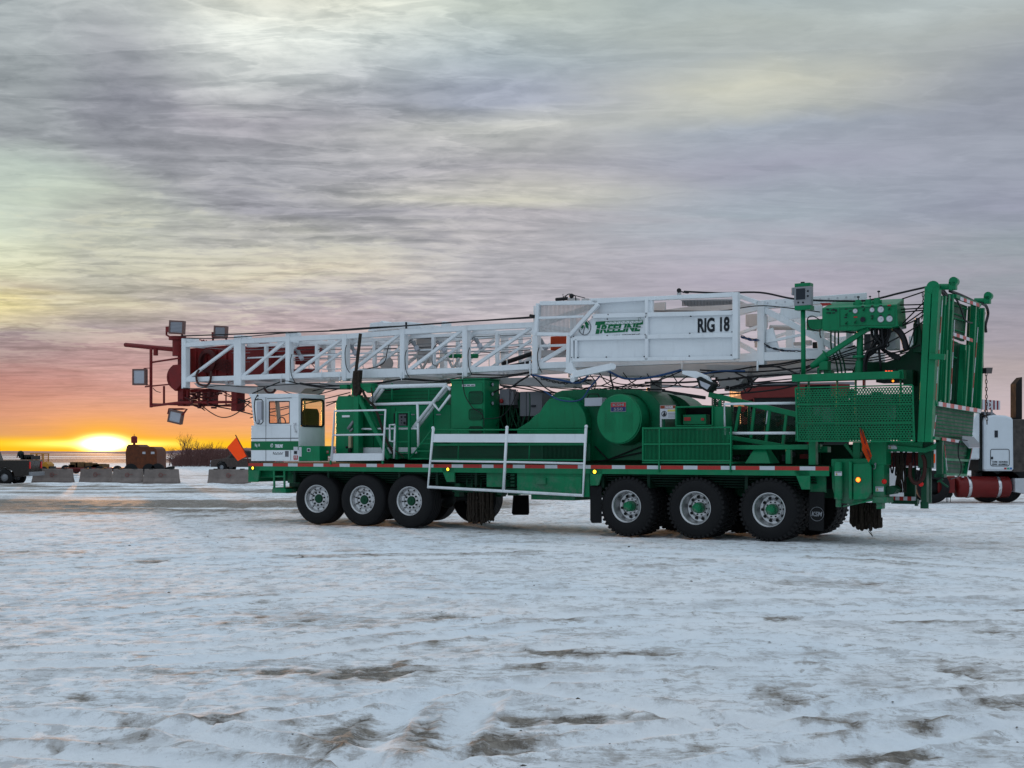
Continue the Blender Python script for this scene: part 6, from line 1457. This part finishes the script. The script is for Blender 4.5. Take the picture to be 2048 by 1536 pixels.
# concrete barriers
def barrier(px0, px1, D, label, h_=.75, rz=0.):
    k = D / F; Ln = (px1 - px0) * k; root = thing('concrete_barrier', label, 'concrete barrier', ((px0 - 1024) * k, D, -.06), rz, 'concrete barriers along the yard edge')
    mb = MB(); hh = h_ + .06
    pr = [(-.02, 0), (-.0, .16), (.12, .34), (.17, hh), (.39, hh), (.44, .34), (.56, .16), (.58, 0)]
    n = 10; vs = []
    for i in range(n + 1):
        for y, z in pr: vs.append((Ln * i / n + (.05 if i == 0 else -.05 if i == n else 0) * (z / hh), y + math.sin(i * 2.3 + z * 9) * .008, z + math.sin(i * 1.7) * .006))
    m_ = len(pr); mb.add(vs, [(i * m_ + j, i * m_ + (j + 1) % m_, (i + 1) * m_ + (j + 1) % m_, (i + 1) * m_ + j) for i in range(n) for j in range(m_)] + [list(range(m_)), [n * m_ + j for j in range(m_ - 1, -1, -1)]])
    mb.build('barrier_body', CONC, root, .02)
    mb = MB()
    for x in (.3, Ln - .5): mb.box(x, x + .2, .15, .41, hh + .001, hh + .035)
    mb.build('lifting_eye', DARK, root)
    mb = MB(); mb.ring((Ln * .5, .09, .5), .10, .012, 0, 16); mb.tube([(Ln * .5 - .06, .08, .5), (Ln * .5 + .3, .08, .52)], .012, 4); mb.build('faded_stencil', mat('faded_red_stencil', (.25, .08, .07), .9), root)
    return root
barrier(62, 143, 69, 'leftmost concrete barrier, just right of the dark pickup at the photo edge')
barrier(157, 222, 69.5, 'concrete barrier second from the left, under the sun')
barrier(222.5, 284, 68.5, 'concrete barrier below the red truck with the domed stack')
barrier(285, 356, 68, 'concrete barrier left of the wide gap in the row')
barrier(414, 498, 67, 'rightmost concrete barrier, under the orange flag')
# skid steer loader with lit cab
D = 95; k = D / F; root = thing('skid_loader', 'small yellow skid loader with sun glowing through its cab windows', 'loader', ((60 - 1024) * k, D, .0), 0)
mb = MB(); P = lambda pts: [Vector((x, 0, z)) for x, z in pts]
mb.prism(P([(0, .3), (1.35, .3), (1.35, .75), (1.1, .95), (.95, .85), (0, .85)]), (0, 1.2, 0))
for x in (0, .45, .92): mb.box(x, x + .07, .05, .12, .85, 1.5); mb.box(x, x + .07, 1.08, 1.15, .85, 1.5)
mb.box(-.02, 1.02, .02, 1.18, 1.5, 1.57); mb.build('body', YEL, root, .02)
mb = MB(); mb.prism(P([(1.35, .12), (1.75, .12), (1.72, .2), (1.5, .25), (1.45, .6), (1.36, .6)]), (0, 1.3, 0))
for y in (.0, 1.12): mb.bar((.2, y, .85), (1.4, y, .3), .1, .08)
for q in range(3): mb.box(1.42 + q * .1, 1.45 + q * .1, .2, .24, .3, .62)
mb.build('bucket_arm', DARK, root, .01)
w_ = None
for x in (.3, 1.0):
    for y in (-.15, 1.1):
        if w_ is None: mb = MB(); mb.lathe([(.12, 0), (.27, 0), (.3, .03), (.3, .22), (.27, .25), (.12, .25)], (0, 0, 0), 20); mb.lathe([(.001, .05), (.12, .03), (.12, .2)], (0, 0, 0), 12); w_ = mb.build('wheel', RUBBER, root); w_.location = (x, y, .3)
        else: c2 = w_.copy(); COL.objects.link(c2); c2.parent = root; c2.location = (x, y, .3)
mb = MB(); mb.box(.07, .45, 1.1, 1.11, .87, 1.5); mb.box(.52, .92, 1.1, 1.11, .87, 1.5); mb.build('cab_window', GLASS, root)
# low flatbed trailers beyond the barriers
def flatbed(px0, px1, D, label, ztop, load):
    k = D / F; Ln = (px1 - px0) * k; root = thing('flatbed_trailer', label, 'trailer', ((px0 - 1024) * k, D, 0), 0, 'low trailers beyond the barriers')
    mb = MB(); mb.box(0, Ln, 0, 2.2, ztop - .12, ztop); mb.box(.2, Ln - .2, .4, .55, ztop - .3, ztop - .12); mb.box(.2, Ln - .2, 1.6, 1.75, ztop - .3, ztop - .12); mb.build('trailer_deck', BKRED, root, .01)
    for x in (Ln * .62, Ln * .62 + .8):
        mb = MB(); mb.lathe([(.1, 0), (.3, 0), (.33, .04), (.33, .2), (.1, .24)], (x, -.02, .33), 20); mb.build('wheel', RUBBER, root)
    if load:
        mb = MB(); rnd = random.Random(int(px0))
        for q in range(9): x = rnd.uniform(0, Ln - .6); mb.box(x, x + rnd.uniform(.3, .9), .2, 1.8, ztop + .002, ztop + rnd.uniform(.1, .42))
        mb.build('crates', mat('timber_load', (.12, .07, .03), .8, var=.4, vs=6), root, .01)
flatbed(98, 150, 100, 'low empty trailer right of the yellow loader', .45, False); flatbed(128, 205, 92, 'low trailer loaded with timber below the left of the sun', .55, True)
flatbed(205, 252, 96, 'low trailer half hidden behind the red truck with the domed stack', .5, False)
# red truck with domed stack
D = 84; k = D / F; root = thing('boxy_truck', 'boxy red brown truck against the sun with a domed stack above its cab', 'truck', ((250 - 1024) * k, D, 0), 0)
P = lambda pts: [Vector(((x - 250) * k, 0, HC + (HY - y) * k)) for x, y in pts]
mb = MB(); mb.prism(P([(252, 945), (251, 905), (253, 893), (256, 889), (274, 889), (280, 893), (306, 893.5), (312, 898), (313.5, 905), (313.5, 938), (318, 941), (318, 947), (252, 948)]), (0, 2.3, 0)); mb.build('body', mat('backlit_orange_body', (.10, .028, .010), .6, var=.4, vs=5), root, .03)  # backlit darkness and orange sun glow are put into the body colour
mb = MB(); 
for x0, x1 in ((285, 291), (302, 309)): mb.prism([v + Vector((0, -.02, 0)) for v in P([(x0, 908), (x1, 908), (x1, 903.5), (x0, 903.5)])], (0, .02, 0))
mb.build('window', LAMPG, root)
mb = MB(); c = P([(263, 890)])[0] + Vector((0, .6, 0)); c2 = P([(263, 883)])[0] + Vector((0, .6, 0)); mb.cyl(c, c2 + Vector((0, 0, .0)), .08, n=12); mb.cyl(c2 - Vector((0, 0, .1)), c2 + Vector((0, 0, .25)), .2, .2, 16); mb.ball(c2 + Vector((0, 0, .25)), .2, 0, .6); mb.cyl(c2 + Vector((0, 0, .3)), c2 + Vector((0, 0, .5)), .02, n=6); mb.build('stack', RED, root)
for x in (262, 298, 314):
    mb = MB(); p = P([(x, 945)])[0]; mb.lathe([(.12, 0), (.42, 0), (.46, .05), (.46, .28), (.12, .3)], (p.x, -.03, .46), 24); mb.build('wheel', RUBBER, root)
mb = MB(); mb.tube([P([(318, 940)])[0] + Vector((0, 1, 0)), P([(330, 936)])[0] + Vector((0, 1, 0)), P([(341, 935)])[0] + Vector((0, 1, 0))], .09, 6); mb.build('drawbar', DARK, root)
# white highway tractor with red tank at the right edge
D = 42.; k = D / F; root = thing('semi_truck', 'white highway tractor with red fuel tank at the right edge of the photo', 'truck', ((1990 - 1024) * k, D, 0), 0)
P = lambda pts, d=0.: [Vector(((x - 1990) * k, d, HC + (HY - y) * k)) for x, y in pts]
mb = MB(); mb.prism(P([(1969.5, 942), (1969.5, 842), (1972, 836), (1980, 831), (1990, 829.5), (2012, 831), (2027, 836), (2028, 942)]), (0, 2.2, 0)); slp = mb.build('sleeper', mat('truck_white', (.62, .67, .72), .35, var=.03), root, .06)
mb = MB(); mb.box(*[P([(a, 900)])[0].x for a in (1989, 1995.7)], -.01, .0, P([(0, 875)])[0].z, P([(0, 861)])[0].z); mb.build('side_window', SCREEN, slp)
mb = MB()
def frr(xa, xb, ya, yb, r_): 
    a, b_ = P([(xa, yb)])[0], P([(xb, ya)])[0]; return rrect(a.x, b_.x, a.z, b_.z, r_, lambda u_, z_: Vector((u_, -.006, z_)), 4)
mb.tube(frr(1981, 2018.5, 898.5, 932, .06), .010, 5); a = P([(1984, 916)])[0]; mb.box(a.x - .03, a.x + .03, -.02, 0, a.z - .04, a.z + .04); mb.build('locker_door', INK, slp)
def wtext(name, s_, px, py, w, h_, m_, par):
    o = text_part(name, s_, P([(px, py)])[0] + Vector((0, -.006, 0)), w, h_, m_, par, .03); return o
wtext('weight_lettering', 'TARE  10,764KG', 1999.5, 924, 31 * k, 4 * k, INK, slp); wtext('weight_lettering', 'GVW  63,500KG', 1999.5, 929, 31 * k, 4 * k, INK, slp)
mb = MB()
for i, x in enumerate((2008.5, 2014, 2019.5)): a = P([(x, 937)])[0]; mb.box(a.x, a.x + 4.4 * k, -.008, 0, a.z - .03, a.z + .03, i)
mb.build('sleeper_sticker', [TRED, mat('sticker_teal', (.05, .3, .2), .5), mat('sticker_blue', (.04, .15, .4), .5)], slp)
mb = MB(); mb.prism(P([(1900, 990), (1900, 850), (1942, 845), (1962, 800 + 20), (1962, 919), (1942, 919)], .1)[1:6], (0, 2., 0)); mb.build('cab', mat('truck_white_cab', (.6, .64, .68), .35), root, .04)
mb = MB(); mb.prism(P([(1962, 942), (1962, 826), (1969.5, 830), (1969.5, 942)], .2), (0, 1.8, 0)); mb.prism(P([(1890, 955), (1975, 955), (1975, 942), (2048, 942), (2120, 942), (2120, 960), (1890, 960)], .5), (0, 1., 0)); mb.build('cab_gap', DARK, root, .01)
mb = MB()
mb.prism(P([(2028.5, 944), (2028.5, 838), (2052, 838), (2052, 944)], .1), (0, 1.9, 0)); mb.build('headache_rack', mat('brown_chrome_rack', (.06, .05, .045), .45, .2, var=.5, vs=5), root, .02)
mb = MB(); mb.prism(P([(2039.5, 838), (2039.5, 766), (2052, 752), (2052, 838)], .3), (0, .5, 0)); mb.build('exhaust_stack', mat('dark_brown_stack', (.022, .02, .02), .8, spec=.05), root, .02)
mb = MB(); a, b_ = P([(1919, 974.5)])[0], P([(2029, 976)])[0]; y = .1; r_ = 21.5 * k; mb.lathe([(.001, 0), (r_ * .8, .01), (r_ * .97, .05), (r_, .12), (r_, b_.x - a.x - .12), (r_ * .97, b_.x - a.x - .05), (r_ * .8, b_.x - a.x - .01), (.001, b_.x - a.x)], Vector((a.x, y + r_, a.z)), 40, 0, 'x'); tk = mb.build('fuel_tank', TANKRED, root)
mb = MB()
for x in (1944, 2003.5): q = P([(x, 975)])[0]; mb.lathe([(r_ + .004, -.05), (r_ + .012, -.045), (r_ + .012, .045), (r_ + .004, .05)], Vector((q.x, y + r_, a.z)), 40, 0, 'x')
[m_.build('tank_strap', CHROME, tk) for m_ in mb.split()]
mb = MB(); q = P([(1929, 953.5)])[0]; mb.cyl(q + Vector((0, .2, -.03)), q + Vector((0, .2, .04)), .06, n=12); mb.build('fuel_cap', CHROME, tk)
mb = MB(); mb.prism(P([(1878, 986), (1878, 966), (1886, 955), (1912, 952), (1912, 986)], .1), (0, .5, 0)); mb.build('step_box', TANKRED, root, .01)
mb = MB(); mb.prism(P([(2033, 984), (2033, 957), (2090, 957), (2090, 989), (2060, 989)], .1), (0, .5, 0)); mb.build('side_step', mat('grey_white_step', (.5, .52, .55), .4), root, .01)
mb = MB(); mb.prism(P([(1894, 996), (1894, 986), (1912, 986), (1912, 990), (1908, 996)], .3), (0, .3, 0))
for x in (1900, 1903, 1908): mb.tube(P([(x, 994), (x, 1005)], .35), .012, 5)
mb.build('valve_gear', DARK, root)
for x, y in ((1868, .0), (1987, .5), (2026, .5), (1868, 1.9)):
    mb = MB(); q = P([(x, 980)])[0]; mb.lathe([(.25, 0), (.5, 0), (.53, .05), (.53, .27), (.5, .3), (.25, .3)], (q.x, y, .51), 36); mb.lathe([(.001, .16), (.25, .12), (.25, .28)], (q.x, y, .51), 20); mb.build('wheel', RUBBER, root)
mb = MB(); P3 = P([(1953, 819), (1953, 797.5), (2001.5, 801.5), (2001.5, 819.5)], .05)
n_ = 7; cuts = [0, .13, .21, .27, .37, .44, .55, .63, .71, .78, .86, .93, 1.]
for i in range(len(cuts) - 1):
    f0_, f1_ = cuts[i], cuts[i + 1]; mb.prism([P3[0].lerp(P3[3], f0_), P3[0].lerp(P3[3], f1_), P3[1].lerp(P3[2], f1_), P3[1].lerp(P3[2], f0_)], (0, .05, 0), 1 if i % 2 == 0 else 0)
sg = mb.build('load_sign', [TWHT, mat('sign_red', (.20, .02, .03), .5)], root)
text_part('sign_lettering', 'D', P([(1980.5, 809.5)], .043)[0], .12, .2, TWHT, sg, .02)
mb = MB(); mb.prism(P([(1960, 822), (1966, 824), (1995, 832), (1997, 829), (1990, 824)], .2), (0, .8, 0))
for x in (1973, 1986): mb.tube(P([(x, 819), (x, 830)], .13), .04, 6)
mb.build('roof_rack', STEEL, root, .01)
# second rig tractor behind, white and orange mud guard
root = thing('parked_rig', 'dull red rig equipment parked behind the rear half of the green rig', 'rig vehicle', ((1480 - 1024) / F * 47, 47, 0), 0); D = 47; k = D / F
P = lambda pts, d=0.: [Vector(((x - 1480) * k, d, HC + (HY - y) * k)) for x, y in pts]
mb = MB(); mb.prism(P([(1481, 790), (1481, 776), (1600, 768), (1700, 768), (1700, 792), (1507, 796), (1507, 830), (1494, 826)]), (0, 2.4, 0)); mb.prism(P([(1494, 900), (1494, 800), (1509, 796), (1509, 900)]), (0, 2.4, 0)); mb.build('roof_frame', BKRED, root, .02)
mb = MB(); mb.prism(P([(1507, 900), (1507, 794), (1700, 790), (1700, 900)], .12), (0, 2.1, 0)); mb.prism(P([(1300, 780), (1300, 772), (1420, 790), (1420, 796)], 1.), (0, .3, 0)); mb.prism(P([(1340, 900), (1340, 804), (1490, 812), (1490, 900)], 1.), (0, .5, 0)); mb.build('machinery', DARK, root, .01)
mb = MB(); mb.prism(P([(1440, 768), (1440, 766), (1720, 762), (1720, 768)], .5), (0, .3, 0)); mb.prism(P([(1300, 771), (1300, 768), (1500, 772), (1500, 775)], .8), (0, .2, 0)); mb.build('pipe_rack', STEEL, root)
mb = MB(); mb.prism(P([(1330, 950), (1330, 900), (1790, 900), (1790, 950)], .5), (0, 1.4, 0)); mb.build('chassis', BKRED, root, .02)
for x in (1380, 1440, 1600, 1660, 1720):
    mb = MB(); q = P([(x, 970)])[0]; mb.lathe([(.25, 0), (.5, 0), (.53, .05), (.53, .27), (.5, .3), (.25, .3)], (q.x, .3, .53), 32); mb.build('wheel', RUBBER, root)
root = thing('parked_trailer', 'white trailer end with orange chevron glimpsed through the rear hitch of the green rig', 'trailer', ((1785 - 1024) / F * 36, 36, 0), 0); D = 36; k = D / F
P = lambda pts, d=0.: [Vector(((x - 1785) * k, d, HC + (HY - y) * k)) for x, y in pts]
mb = MB(); mb.prism(P([(1775, 1000), (1770, 936), (1808, 936), (1808, 1000)]), (0, .1, 0)); mb.prism(P([(1800, 930), (1800, 884), (1880, 884), (1880, 935), (1873, 938)]), (0, 1.2, 0)); mb.build('trailer_body', mat('trailer_white', (.5, .5, .52), .5), root, .01)
mb = MB(); mb.prism(P([(1845, 908), (1870, 908), (1870, 925), (1862, 930), (1845, 922)], -.02), (0, .02, 0)); mb.build('chevron', ORANGE, root)
mb = MB(); mb.prism(P([(1770, 935), (1770, 903), (1905, 903), (1905, 935)], .9), (0, .5, 0)); mb.build('trailer_frame', BKRED, root)
